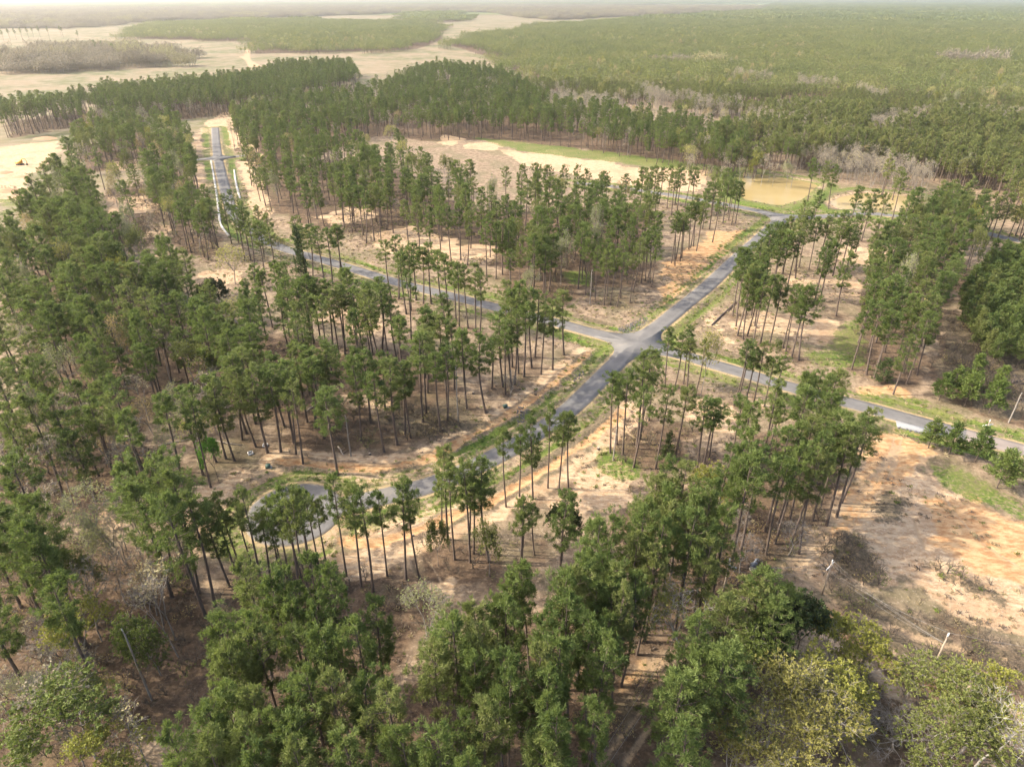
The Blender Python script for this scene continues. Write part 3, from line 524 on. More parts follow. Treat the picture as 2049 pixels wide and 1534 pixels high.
def seg_dist(X, Y, pts, closed=False):
    best = np.full(X.shape, 1e9)
    m = len(pts)
    for i in range(m if closed else m - 1):
        ax, ay = pts[i]; bx, by = pts[(i + 1) % m]
        dx, dy = bx - ax, by - ay
        t = np.clip(((X - ax) * dx + (Y - ay) * dy) / (dx * dx + dy * dy + 1e-9), 0, 1)
        d = (X - ax - t * dx) ** 2 + (Y - ay - t * dy) ** 2
        best = np.minimum(best, d)
    return np.sqrt(best)


def inside(X, Y, pts):
    r = np.zeros(X.shape, bool)
    m = len(pts)
    for i in range(m):
        ax, ay = pts[i]; bx, by = pts[(i + 1) % m]
        if ay == by: continue
        c = (ay > Y) != (by > Y)
        r ^= c & (X < (bx - ax) * (Y - ay) / (by - ay) + ax)
    return r


def sstep(a, b, x):
    t = np.clip((x - a) / (b - a), 0, 1)
    return t * t * (3 - 2 * t)


def smooth_line(pts, it=2):
    p = np.asarray(pts, float)
    for _ in range(it):
        q = [p[0]]
        for a, b in zip(p[:-1], p[1:]):
            q += [a * .75 + b * .25, a * .25 + b * .75]
        q.append(p[-1])
        p = np.array(q)
    return p


def resample(p, step):
    p = np.asarray(p, float)
    d = np.concatenate([[0], np.cumsum(np.linalg.norm(np.diff(p, axis=0), axis=1))])
    m = max(2, int(d[-1] / step) + 1)
    t = np.linspace(0, d[-1], m)
    return np.stack([np.interp(t, d, p[:, k]) for k in range(p.shape[1])], 1)


# ------------------------------------------------------------------ materials
def new_mat(name):
    m = bpy.data.materials.new(name)
    m.use_nodes = True
    nt = m.node_tree
    nt.nodes.clear()
    out = nt.nodes.new('ShaderNodeOutputMaterial')
    return m, nt, out


def N(nt, typ, **kw):
    nd = nt.nodes.new(typ)
    for k, v in kw.items():
        if k.startswith('_'):
            setattr(nd, k[1:], v)
        else:
            nd.inputs[k.replace('__', ' ')].default_value = v
    return nd


def mixc(nt, fac, a, b, mode='MIX'):
    nd = nt.nodes.new('ShaderNodeMix')
    nd.data_type = 'RGBA'
    nd.blend_type = mode
    for sock, v in ((nd.inputs[0], fac), (nd.inputs[6], a), (nd.inputs[7], b)):
        if hasattr(v, 'is_output'):
            nt.links.new(v, sock)
        else:
            sock.default_value = v if not isinstance(v, tuple) or len(v) == 4 else (*v, 1)
    return nd.outputs[2]


def mth(nt, op, a, b=None, clamp=False):
    nd = nt.nodes.new('ShaderNodeMath')
    nd.operation = op
    nd.use_clamp = clamp
    for sock, v in ((nd.inputs[0], a), (nd.inputs[1], b)):
        if v is None: continue
        if hasattr(v, 'is_output'):
            nt.links.new(v, sock)
        else:
            sock.default_value = v
    return nd.outputs[0]


def noise_node(nt, coord, scale, detail=4, rough=.6, stretch=None):
    nd = nt.nodes.new('ShaderNodeTexNoise')
    nd.inputs['Scale'].default_value = scale
    nd.inputs['Detail'].default_value = detail
    nd.inputs['Roughness'].default_value = rough
    nt.links.new(coord, nd.inputs['Vector'])
    return nd.outputs['Fac']


def ramp(nt, fac, lo, hi):
    nd = nt.nodes.new('ShaderNodeMapRange')
    nd.interpolation_type = 'SMOOTHSTEP'
    nd.inputs['From Min'].default_value = lo
    nd.inputs['From Max'].default_value = hi
    nt.links.new(fac, nd.inputs['Value'])
    return nd.outputs[0]


def simple_mat(name, col, rough=.8, var=.25, scale=1.0, metal=0.0):
    m, nt, out = new_mat(name)
    b = N(nt, 'ShaderNodeBsdfPrincipled', Roughness=rough, Metallic=metal)
    tc = N(nt, 'ShaderNodeTexCoord')
    f = noise_node(nt, tc.outputs['Object'], scale, 5)
    c = mixc(nt, f, tuple(k * (1 - var) for k in col), tuple(min(1, k * (1 + var)) for k in col))
    nt.links.new(c, b.inputs['Base Color'])
    nt.links.new(b.outputs[0], out.inputs[0])
    return m


def leaf_mat(name, dark, light, third, trans=.3, tone=.55):
    """foliage: colour by leaf clump (attribute tone) and by tree (object random)"""
    m, nt, out = new_mat(name)
    at = N(nt, 'ShaderNodeAttribute', _attribute_name='tone')
    oi = N(nt, 'ShaderNodeObjectInfo')
    a = mth(nt, 'MULTIPLY', at.outputs['Fac'], tone)
    b = mth(nt, 'MULTIPLY_ADD', oi.outputs['Random'], 1 - tone)
    nt.links.new(a, b.node.inputs[2])
    c = mixc(nt, b, dark, light)
    r2 = mth(nt, 'FRACT', mth(nt, 'MULTIPLY', oi.outputs['Random'], 7.31))
    c = mixc(nt, mth(nt, 'MULTIPLY', ramp(nt, r2, .55, 1.0), .65), c, third)
    p = N(nt, 'ShaderNodeBsdfPrincipled', Roughness=.62)
    p.inputs['Specular IOR Level'].default_value = .25
    nt.links.new(c, p.inputs['Base Color'])
    t = N(nt, 'ShaderNodeBsdfTranslucent')
    nt.links.new(mixc(nt, .5, c, (light[0] * 1.1, light[1] * 1.15, light[2] * .7)), t.inputs['Color'])
    mx = N(nt, 'ShaderNodeMixShader', Fac=trans)
    nt.links.new(p.outputs[0], mx.inputs[1])
    nt.links.new(t.outputs[0], mx.inputs[2])
    nt.links.new(mx.outputs[0], out.inputs[0])
    return m


M = {}
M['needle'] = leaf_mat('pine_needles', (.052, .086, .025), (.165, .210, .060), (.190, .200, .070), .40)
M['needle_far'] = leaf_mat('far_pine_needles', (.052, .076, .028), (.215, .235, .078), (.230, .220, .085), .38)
M['young'] = leaf_mat('young_pine_needles', (.055, .095, .022), (.150, .200, .050), (.150, .190, .050), .3)
M['cedar'] = leaf_mat('cedar_leaves', (.028, .050, .018), (.070, .100, .030), (.080, .100, .030), .2)
M['oak'] = leaf_mat('yellow_green_leaves', (.136, .145, .030), (.306, .306, .064), (.289, .297, .076), .35)
M['gold'] = leaf_mat('golden_leaves', (.17, .16, .04), (.34, .315, .10), (.30, .28, .09), .35)
M['spring'] = leaf_mat('budding_leaves', (.212, .204, .051), (.425, .399, .128), (.408, .399, .153), .35)
M['pale'] = leaf_mat('pale_buds', (.18, .20, .09), (.36, .38, .19), (.36, .37, .18), .35)
M['maple'] = leaf_mat('bright_green_leaves', (.06, .09, .022), (.175, .215, .055), (.17, .21, .06), .35)
M['holly'] = leaf_mat('dark_evergreen_leaves', (.020, .036, .012), (.065, .085, .028), (.070, .090, .030), .15)
M['olive'] = leaf_mat('olive_leaves', (.100, .120, .030), (.220, .240, .070), (.220, .240, .080), .3)
M['tan'] = leaf_mat('tan_leaves', (.255, .187, .076), (.442, .357, .170), (.408, .340, .170), .3)
M['vine'] = leaf_mat('vine_leaves', (.060, .150, .020), (.160, .340, .050), (.150, .320, .050), .3)
M['bark'] = simple_mat('pine_bark', (.105, .078, .064), .9, .45, 1.3)
M['brush_bark'] = simple_mat('brown_brush_bark', (.12, .095, .07), .9, .35, 1.2)
M['grey_bark'] = simple_mat('grey_bark', (.24, .215, .19), .9, .3, 1.1)
M['white_bark'] = simple_mat('white_bark', (.42, .395, .35), .85, .25, 1.0)
M['dead_wood'] = simple_mat('weathered_wood', (.36, .30, .24), .9, .3, 1.0)
M['dark_wood'] = simple_mat('charred_wood', (.07, .055, .05), .9, .4, 1.5)

# ------------------------------------------------------------------ ground
def ground_material():
    m, nt, out = new_mat('ground_soil')
    geo = N(nt, 'ShaderNodeNewGeometry')
    P = geo.outputs['Position']
    m1 = N(nt, 'ShaderNodeAttribute', _attribute_name='cover_a')
    m2 = N(nt, 'ShaderNodeAttribute', _attribute_name='cover_b')
    s1 = N(nt, 'ShaderNodeSeparateColor'); nt.links.new(m1.outputs['Color'], s1.inputs[0])
    s2 = N(nt, 'ShaderNodeSeparateColor'); nt.links.new(m2.outputs['Color'], s2.inputs[0])
    sand, clay, grass, litter = s1.outputs[0], s1.outputs[1], s1.outputs[2], m1.outputs['Alpha']
    field, track, shoulder, brush = s2.outputs[0], s2.outputs[1], s2.outputs[2], m2.outputs['Alpha']
    n_f = noise_node(nt, P, 1.6, 6, .7)
    n_m = noise_node(nt, P, .35, 6, .65)
    n_l = noise_node(nt, P, .06, 5, .6)
    n_x = noise_node(nt, P, .011, 4, .6)
    # streaky relief left by machines: stretched noise
    mp = N(nt, 'ShaderNodeMapping'); mp.inputs['Rotation'].default_value = (0, 0, 1.0); mp.inputs['Scale'].default_value = (.38, .9, 1)
    nt.links.new(P, mp.inputs['Vector'])
    n_s = noise_node(nt, mp.outputs[0], .9, 5, .7)

    def mask(a, w=.9, src=None, gain=(.3, .7)):
        f = mth(nt, 'MULTIPLY_ADD', mth(nt, 'SUBTRACT', src or n_m, .5), w)
        nt.links.new(a, f.node.inputs[2])
        return ramp(nt, f, *gain)
    n_d = noise_node(nt, P, .75, 7, .75)
    dark = ramp(nt, n_d, .60, .42)
    base = mixc(nt, ramp(nt, n_m, .36, .64), (.133, .095, .065), (.281, .209, .141))
    base = mixc(nt, mth(nt, 'MULTIPLY', ramp(nt, n_l, .45, .62), .6), base, (.118, .106, .057))
    base = mixc(nt, mth(nt, 'MULTIPLY', ramp(nt, n_f, .52, .66), .55), base, (.380, .304, .217))
    base = mixc(nt, mth(nt, 'MULTIPLY', ramp(nt, n_d, .45, .33), .6), base, (.076, .057, .042))
    c_field = mixc(nt, ramp(nt, n_x, .4, .6), (.205, .16, .10), (.105, .11, .045))
    c_field = mixc(nt, mth(nt, 'MULTIPLY', ramp(nt, n_l, .42, .62), .6), c_field, (.25, .20, .148))
    c_field = mixc(nt, mth(nt, 'MULTIPLY', ramp(nt, n_s, .5, .7), .35), c_field, (.129, .110, .068))
    base = mixc(nt, field, base, c_field)
    c_lit = mixc(nt, ramp(nt, n_m, .35, .65), (.060, .041, .028), (.140, .093, .058))
    c_lit = mixc(nt, mth(nt, 'MULTIPLY', ramp(nt, n_f, .48, .68), .65), c_lit, (.205, .148, .103))
    c_lit = mixc(nt, mth(nt, 'MULTIPLY', ramp(nt, n_l, .52, .66), .4), c_lit, (.084, .076, .038))
    c_lit = mixc(nt, mth(nt, 'MULTIPLY', ramp(nt, n_d, .46, .34), .7), c_lit, (.038, .029, .023))
    base = mixc(nt, mask(litter, .6), base, c_lit)
    c_grass = mixc(nt, ramp(nt, n_f, .35, .7), (.042, .080, .014), (.144, .179, .034))
    c_grass = mixc(nt, mth(nt, 'MULTIPLY', ramp(nt, n_l, .4, .65), .5), c_grass, (.182, .160, .068))
    c_sand = mixc(nt, ramp(nt, n_s, .38, .62), (.31, .205, .12), (.45, .335, .215))
    c_sand = mixc(nt, mth(nt, 'MULTIPLY', ramp(nt, n_f, .5, .68), .6), c_sand, (.517, .426, .319))
    c_sand = mixc(nt, mth(nt, 'MULTIPLY', ramp(nt, n_l, .5, .64), .5), c_sand, (.274, .179, .106))
    c_sand = mixc(nt, mth(nt, 'MULTIPLY', ramp(nt, n_d, .44, .32), .7), c_sand, (.152, .106, .072))
    base = mixc(nt, mask(sand, 1.3), base, c_sand)
    c_clay = mixc(nt, ramp(nt, n_s, .35, .65), (.304, .163, .076), (.456, .308, .167))
    base = mixc(nt, mask(clay, 1.2), base, c_clay)
    base = mixc(nt, mask(grass, 1.8, n_d), base, c_grass)
    c_brush = mixc(nt, ramp(nt, n_f, .35, .65), (.075, .062, .04), (.17, .13, .085))
    base = mixc(nt, mask(brush, 2.2, n_d), base, c_brush)
    base = mixc(nt, mask(track, 1.2, n_f), base, (.334, .239, .148))
    base = mixc(nt, mask(shoulder, 1.0, n_f), base, mixc(nt, n_m, (.251, .175, .076), (.342, .274, .167)))
    b = N(nt, 'ShaderNodeBsdfPrincipled', Roughness=.95)
    b.inputs['Specular IOR Level'].default_value = .15
    nt.links.new(base, b.inputs['Base Color'])
    bp = N(nt, 'ShaderNodeBump', Strength=.9, Distance=.35)
    hh = mth(nt, 'ADD', mth(nt, 'MULTIPLY', n_m, 1.0), mth(nt, 'MULTIPLY', n_f, .45))
    hh = mth(nt, 'ADD', hh, mth(nt, 'MULTIPLY', n_s, .5))
    nt.links.new(hh, bp.inputs['Height'])
    nt.links.new(bp.outputs[0], b.inputs['Normal'])
    nt.links.new(b.outputs[0], out.inputs[0])
    return m


ROAD_W = 3.15
RL = {k: resample(smooth_line(v, 3), 2.0) for k, v in ROADS.items()}
RW = {'cul': 3.15, 'main': 3.2, 'pond': 3.1, 'cross': 2.6}
CUL_R = 10.6
ALLROAD = [RL['cul'], RL['main'], RL['pond'], RL['cross']]
PADR = 11.0


def coarse(p, k=4):
    q = p[::k]
    return np.vstack([q, p[-1:]])


def road_dist(X, Y):
    """signed distance to the paved edge (negative on the pavement)"""
    d = np.full(X.shape, 1e9)
    for k, p in RL.items():
        d = np.minimum(d, seg_dist(X, Y, coarse(p)) - RW[k])
    d = np.minimum(d, np.hypot(X - CUL_CENTRE[0], Y - CUL_CENTRE[1]) - CUL_R)
    return d


def soft_poly(X, Y, poly, soft=2.0, jit=3.0):
    """smooth 0..1 membership with a ragged edge"""
    P = np.asarray(poly)
    out = np.zeros(X.shape)
    pad = soft + jit + 1
    b = (X > P[:, 0].min() - pad) & (X < P[:, 0].max() + pad) & (Y > P[:, 1].min() - pad) & (Y < P[:, 1].max() + pad)
    if not b.any(): return out
    x, y = X[b], Y[b]
    d = seg_dist(x, y, poly, True)
    sd = np.where(inside(x, y, poly), d, -d)
    sd = sd + (noise(x, y, 9, 3) * 2 + noise(x, y, 3.2, 4)) * jit
    out[b] = sstep(-soft, soft, sd)
    return out


def build_ground():
    th_f = np.arange(-47, 47.001, .25)
    th = np.concatenate([np.arange(-180, -47, 4.0), th_f, np.arange(50, 180, 4.0)])
    th = np.radians(th)
    r = [20.0]
    while r[-1] < 60: r.append(r[-1] + .8)
    while r[-1] < 800: r.append(r[-1] * 1.0046)
    while r[-1] < 2500: r.append(r[-1] * 1.012)
    while r[-1] < 40000: r.append(r[-1] * 1.06)
    r = np.array(r)
    nt_, nr = len(th), len(r)
    X = (r[:, None] * np.sin(th)[None]).ravel()
    Y = (r[:, None] * np.cos(th)[None]).ravel()
    n = nr * nt_
    near = (np.hypot(X, Y) < 900) & (Y > 20) & (np.abs(X) < 620)
    x, y = X[near], Y[near]
    z = np.zeros(n)
    L = {k: np.zeros(len(x)) for k in 'sand clay grass litter field track shoulder brush'.split()}
    for k, sf, jt, wt in (('sand', 3.0, 3.5, 1.12), ('clay', 3, 3.5, .95), ('grass', 4, 4.5, .62), ('litter', 6, 5, 1.0), ('brush', 3.5, 4.5, .78)):
        for p in PAINT[k]:
            L[k] = np.maximum(L[k], wt * soft_poly(x, y, p, sf, jt))
    for nm, p, sp, hr in CANOPY:
        L['litter'] = np.maximum(L['litter'], .85 * soft_poly(x, y, p, 6, 6))
    for t in TREES:
        bb = (np.abs(x - t[0]) < 9) & (np.abs(y - t[1]) < 9)
        if bb.any():
            d2 = (x[bb] - t[0] - .6) ** 2 + (y[bb] - t[1]) ** 2
            L['litter'][bb] = np.maximum(L['litter'][bb], .62 * np.exp(-d2 / 22))
    far_f = soft_poly(x, y, [(-900, 260), (-230, 330), (-250, 560), (-150, 700), (120, 800), (120, 1000), (-900, 1000)], 20, 10)
    L['field'] = np.maximum(L['field'], far_f * (1 - L['litter']))
    # roads: shoulder, ditch with green bottom, mown verge
    d = road_dist(x, y)
    nz = noise(x, y, 14, 8); nz2 = noise(x, y, 5, 9)
    ditch_c = 4.6 + nz * 1.6
    verge = sstep(9.5 + nz * 4, 6.0 + nz * 3, d) * (d > 0)
    L['grass'] = np.maximum(L['grass'], (.5 * verge) + .35 * verge * nz2)
    L['grass'] = np.maximum(L['grass'], (1.25 + .5 * nz2) * np.exp(-((d - ditch_c) / 1.3) ** 2) * (d > 0) * (.75 + 1.0 * noise(x, y, 30, 21)))
    L['brush'] = np.maximum(L['brush'], 1.5 * np.exp(-((d - 6.5) / 1.5) ** 2) * (d > 0) * np.clip(noise(x, y, 22, 12) * 4 - .5, 0, 1))
    L['shoulder'] = np.exp(-((d - .35) / .75) ** 2) * (.85 + nz2)
    on = sstep(1.0, 0.0, d)
    for k in ('sand', 'clay', 'litter', 'brush'):
        L[k] *= sstep(1.0, 5.0, d)
    L['litter'] *= sstep(4, 10, d)
    zz = .5 * noise(x, y, 40, 1) + .22 * noise(x, y, 9, 2) + .12 * noise(x, y, 3.1, 5)
    zz += .25 * L['sand'] * noise(x, y, 4.0, 15) + .45 * L['clay'] * noise(x, y, 6.0, 16)
    zz *= sstep(1.2, 7, d)
    zz -= .55 * np.exp(-((d - ditch_c) / 1.4) ** 2) * (d > 0) * sstep(0, 2, d)
    # dirt tracks: a clay ribbon with a spoil ridge on one side
    for p, hw in TRACKS:
        q = resample(smooth_line(p, 2), 3.0)
        dt = seg_dist(x, y, q)
        dt = dt + nz2 * hw * .9 + noise(x, y, 2.2, 31) * hw * .5
        w = np.exp(-(dt / hw) ** 2)
        if hw >= 1.5:
            L['clay'] = np.maximum(L['clay'], .95 * w)
            L['sand'] = np.maximum(L['sand'], .85 * np.exp(-((dt - 2.4 * hw) / (1.3 * hw)) ** 2))
            zz += .45 * np.exp(-((dt - .8 * hw) / (.5 * hw)) ** 2) * sstep(1.5, 6, d) - .25 * w
        else:
            L['track'] = np.maximum(L['track'], .66 * w)
            zz -= .18 * w
        L['litter'] *= 1 - .8 * w
        L['grass'] *= 1 - .8 * w
    for p in GULLY:
        q = resample(smooth_line(p, 2), 2.0)
        zz -= .7 * np.exp(-((seg_dist(x, y, q) + noise(x, y, 3, 41)) / .6) ** 2)
    for p in PONDS:
        dd = seg_dist(x, y, p, True)
        ins = inside(x, y, p)
        sd = np.where(ins, dd, -dd)
        zz = zz * sstep(-1, -7, sd) - .8 * sstep(-1.5, 4, sd) + .55 * np.exp(-((sd + 6) / 2.5) ** 2)
        L['grass'] = np.maximum(L['grass'], .75 * np.exp(-((sd + 8) / 5) ** 2))
        L['sand'] = np.maximum(L['sand'], .8 * np.exp(-((sd + .5) / 1.6) ** 2))
        L['litter'] *= sstep(-6, -14, sd)
    zz = zz * (1 - on)
    z[near] = zz
    A = np.zeros((n, 4)); B = np.zeros((n, 4))
    A[near] = np.clip(np.stack([L['sand'], L['clay'], L['grass'], L['litter']], 1), 0, 1.3)
    B[near] = np.clip(np.stack([L['field'], L['track'], L['shoulder'], L['brush']], 1), 0, 1.3)
    fx, fy = X[~near], Y[~near]
    B[~near, 0] = sstep(5200, 3800, np.hypot(fx, fy))
    A[~near, 2] = .75 * sstep(4000, 5600, np.hypot(fx, fy))
    lit = np.zeros(len(fx))
    for p in FAR['pine'] + FAR['strip']:
        lit = np.maximum(lit, soft_poly(fx, fy, p, 15, 5))
    A[~near, 3] = np.maximum(lit, sstep(4000, 5600, np.hypot(fx, fy)))
    trk = np.zeros(len(fx))
    for p, hw in TRACKS:
        if hw > 2:
            trk = np.maximum(trk, np.exp(-(seg_dist(fx, fy, resample(smooth_line(p, 2), 12)) / (hw * 2)) ** 2))
    B[~near, 1] = trk * 1.2
    i = np.arange(nr - 1)[:, None] * nt_; j = np.arange(nt_)[None]; j2 = (j + 1) % nt_
    F = np.stack([i + j, i + nt_ + j, i + nt_ + j2, i + j2], -1).reshape(-1, 4)
    V = np.stack([X, Y, z], 1)
    c = len(V)
    V = np.vstack([V, [[0, 0, 0]]])
    A = np.vstack([A, [[0, 0, 0, .5]]]); B = np.vstack([B, [[0, 0, 0, 0]]])
    cap = np.stack([np.full(nt_, c), np.arange(nt_), (np.arange(nt_) + 1) % nt_], 1)
    me = mesh_np('ground', V, [F[:, ::-1], cap[:, ::-1]], ground_material(), attrs={'cover_a': A, 'cover_b': B}, smooth=True)
    o = link('ground', me)
    tag(o, 'sandy ground with pine straw, clay tracks and grassy verges', None, None, 'structure')
    return o


ground = build_ground()


def soil_z(x, y):
    """ground height without the ditches, good enough to stand things on"""
    x = np.atleast_1d(np.asarray(x, float)); y = np.atleast_1d(np.asarray(y, float))
    z = .5 * noise(x, y, 40, 1) + .22 * noise(x, y, 9, 2) + .12 * noise(x, y, 3.1, 5)
    d = road_dist(x, y)
    return z * sstep(1.2, 7, d)


def gz(x, y):
    return float(soil_z(x, y)[0])


# ------------------------------------------------------------------ roads
def asphalt(name, col, var=.18):
    m, nt, out = new_mat(name)
    geo = N(nt, 'ShaderNodeNewGeometry')
    P = geo.outputs['Position']
    f = noise_node(nt, P, .22, 6, .65)
    g = noise_node(nt, P, 6.0, 3, .6)
    at = N(nt, 'ShaderNodeAttribute', _attribute_name='lane')
    c = mixc(nt, ramp(nt, f, .3, .7), tuple(k * (1 - var) for k in col), tuple(k * (1 + var) for k in col))
    c = mixc(nt, mth(nt, 'MULTIPLY', g, .25), c, tuple(k * .6 for k in col))
    sp = noise_node(nt, P, .09, 5, .7)
    c = mixc(nt, mth(nt, 'MULTIPLY', ramp(nt, sp, .56, .68), .5), c, (.22, .19, .15))
    sq = noise_node(nt, P, .5, 2, .5)
    c = mixc(nt, mth(nt, 'MULTIPLY', ramp(nt, sq, .62, .70), .35), c, tuple(k * .55 for k in col))
    # dust along the edges, worn lighter wheel paths
    w = mth(nt, 'ABSOLUTE', at.outputs['Fac'])
    c = mixc(nt, mth(nt, 'MULTIPLY', ramp(nt, mth(nt, 'ADD', w, mth(nt, 'MULTIPLY', f, .25)), .95, 1.2), .7), c, (.30, .235, .15))
    wp = mth(nt, 'ABSOLUTE', mth(nt, 'SUBTRACT', w, .5))
    c = mixc(nt, mth(nt, 'MULTIPLY', mth(nt, 'SUBTRACT', .3, wp, True), .9), c, tuple(k * 1.35 for k in col))
    b = N(nt, 'ShaderNodeBsdfPrincipled', Roughness=.85)
    nt.links.new(c, b.inputs['Base Color'])
    nt.links.new(b.outputs[0], out.inputs[0])
    return m


M['asphalt'] = asphalt('asphalt', (.122, .117, .113))
M['asphalt_old'] = asphalt('old_asphalt', (.21, .175, .152))


def ribbon(name, p, hw, z, mat, label, thick=.12):
    p = np.asarray(p)
    T = np.gradient(p, axis=0); T /= np.linalg.norm(T, axis=1)[:, None]
    Nn = np.stack([-T[:, 1], T[:, 0]], 1)
    offs = np.array([-1, -.5, 0, .5, 1])
    m = len(p)
    jit = noise(p[:, 0], p[:, 1], 6, 77) * .18
    V = []; lane = []
    for o in offs:
        w = hw * o + (jit * np.sign(o) if abs(o) == 1 else 0)
        q = p + Nn * np.reshape(w, (-1, 1))
        V.append(np.column_stack([q, np.full(m, z + .03 * (1 - o * o))])); lane.append(np.full(m, o))
    for o in (-1, 1):                                   # edge skirts down into the soil
        w = (hw + .05) * o + jit * o
        q = p + Nn * np.reshape(w, (-1, 1))
        V.append(np.column_stack([q, np.full(m, z - thick)])); lane.append(np.full(m, o))
    V = np.concatenate(V); lane = np.concatenate(lane)
    i = np.arange(m - 1)
    F = []
    order = [5, 0, 1, 2, 3, 4, 6]
    for a, b in zip(order[:-1], order[1:]):
        F.append(np.stack([b * m + i, b * m + i + 1, a * m + i + 1, a * m + i], 1)[:, ::-1] if False else np.stack([a * m + i, a * m + i + 1, b * m + i + 1, b * m + i], 1)[:, ::-1])
    o = link(name, mesh_np(name, V, [np.concatenate(F)], mat, attrs={'lane': lane}))
    tag(o, label, None, None, 'structure')
    return o


E_SPLIT = (118.5, 147.5)
mainp = RL['main']
k_split = int(np.argmin(np.hypot(mainp[:, 0] - E_SPLIT[0], mainp[:, 1] - E_SPLIT[1])))
ribbon('road', mainp[:k_split + 1], RW['main'], .060, M['asphalt'], 'narrow grey asphalt road running from the woods past the crossing')
ribbon('road', mainp[k_split:], RW['main'], .060, M['asphalt_old'], 'older pinkish stretch of road at the right edge')
ribbon('road', RL['cul'], RW['cul'], .066, M['asphalt'], 'grey asphalt road from the cul-de-sac over the crossing to the pond road')
ribbon('road', RL['pond'], RW['pond'], .054, M['asphalt'], 'grey asphalt road along the near bank of the ponds')
ribbon('road', RL['cross'], RW['cross'], .054, M['asphalt'], 'short side road crossing the far end of the road')


def disc(name, c, r, z, mat, label):
    k = 48
    a = np.arange(k) * 2 * math.pi / k
    V = [(c[0], c[1], z + .03)]
    lane = [0.]
    for rr, zz, l in ((r * .5, z + .03, .3), (r * .92, z + .01, .8), (r, z, 1.0), (r + .05, z - .12, 1.0)):
        V += [(c[0] + rr * math.cos(t), c[1] + rr * math.sin(t), zz) for t in a]
        lane += [l] * k
    F3 = [(0, 1 + i, 1 + (i + 1) % k) for i in range(k)]
    F4 = []
    for q in range(3):
        s = 1 + q * k
        F4 += [(s + i, s + k + i, s + k + (i + 1) % k, s + (i + 1) % k) for i in range(k)]
    o = link(name, mesh_np(name, V, [np.array(F3), np.array(F4)], mat, attrs={'lane': lane}))
    tag(o, label, None, None, 'structure')


disc('turning_circle', CUL_CENTRE, CUL_R, .072, M['asphalt'], 'round asphalt turning circle at the end of the road')


def junction(pa, pb, name, label, arms=4, reach=11.0, z=.078):
    """flared pad where two roads meet"""
    D = np.hypot(pa[:, None, 0] - pb[None, :, 0], pa[:, None, 1] - pb[None, :, 1])
    i, j = np.unravel_index(D.argmin(), D.shape)
    c = (pa[i] + pb[j]) / 2
    dirs = []
    for p, q in ((pa, i), (pb, j)):
        for s in (-1, 1):
            e = q + s * 6
            if 0 <= e < len(p):
                v = p[e] - c
                dirs.append(math.atan2(v[1], v[0]))
    dirs = sorted(dirs)
    hw = 3.15
    poly = []
    lane = []
    for a, b in zip(dirs, dirs[1:] + [dirs[0] + 2 * math.pi]):
        ua = np.array([math.cos(a), math.sin(a)]); ub = np.array([math.cos(b), math.sin(b)])
        na = np.array([-ua[1], ua[0]]); nb = np.array([ub[1], -ub[0]])
        if b - a > math.pi * .92:
            poly += [c + ua * reach + na * hw, c + ub * reach + nb * hw]
            continue
        cr = hw / math.sin((b - a) / 2)
        bis = (a + b) / 2
        k0 = c + cr * np.array([math.cos(bis), math.sin(bis)])
        A = c + ua * (reach + 4) + na * hw; Bp = c + ub * (reach + 4) + nb * hw
        for t in np.linspace(0, 1, 9):
            poly.append((1 - t) ** 2 * A + 2 * t * (1 - t) * k0 + t * t * Bp)
    V = [(c[0], c[1], z + .02)] + [(p[0], p[1], z) for p in poly] + [(p[0], p[1], z - .15) for p in poly]
    m = len(poly)
    F = [(0, 1 + k, 1 + (k + 1) % m) for k in range(m)]
    F4 = [(1 + k, 1 + m + k, 1 + m + (k + 1) % m, 1 + (k + 1) % m) for k in range(m)]
    o = link(name, mesh_np(name, V, [np.array(F), np.array(F4)], M['asphalt'], attrs={'lane': [0.] + [.75] * m + [1.] * m}))
    tag(o, label, None, None, 'structure')
    return c


CROSSING = junction(RL['main'], RL['cul'], 'road_crossing', 'flared asphalt crossing of the two roads')
junction(RL['pond'], RL['cul'], 'road_junction', 'flared asphalt junction at the pond road', z=.080)
junction(RL['main'], RL['cross'], 'road_junction', 'flared asphalt junction at the far end of the road', z=.082, reach=8)

# ------------------------------------------------------------------ ponds
m, nt, out = new_mat('muddy_water')
b = N(nt, 'ShaderNodeBsdfPrincipled', Roughness=.12)
geo = N(nt, 'ShaderNodeNewGeometry')
f = noise_node(nt, geo.outputs['Position'], .02, 3)
nt.links.new(mixc(nt, ramp(nt, f, .3, .7), (.30, .225, .095), (.37, .285, .14)), b.inputs['Base Color'])
bp = N(nt, 'ShaderNodeBump', Strength=.04, Distance=.1)
nt.links.new(noise_node(nt, geo.outputs['Position'], 1.2, 3), bp.inputs['Height'])
nt.links.new(bp.outputs[0], b.inputs['Normal'])
nt.links.new(b.outputs[0], out.inputs[0])
M['water'] = m
for k, p in enumerate(PONDS):
    q = resample(smooth_line(list(p) + [p[0]], 2), 3)[:-1]
    c = q.mean(0)
    q = c + (q - c) * 1.02
    V = [(c[0], c[1], -.35)] + [(a, b_, -.35) for a, b_ in q]
    mm = len(q)
    o = link('pond_water', mesh_np('pond_water', V, [np.array([(0, 1 + i, 1 + (i + 1) % mm) for i in range(mm)])], M['water']))
    tag(o, ['large muddy yellow pond behind the road junction', 'smaller muddy pond partly hidden by the pines at the right'][k], None, None, 'structure')

# ------------------------------------------------------------------ trees
def rot_about(v, up_bias=0):
    return v


def unit(v):
    return v / (np.linalg.norm(v, axis=-1, keepdims=True) + 1e-9)


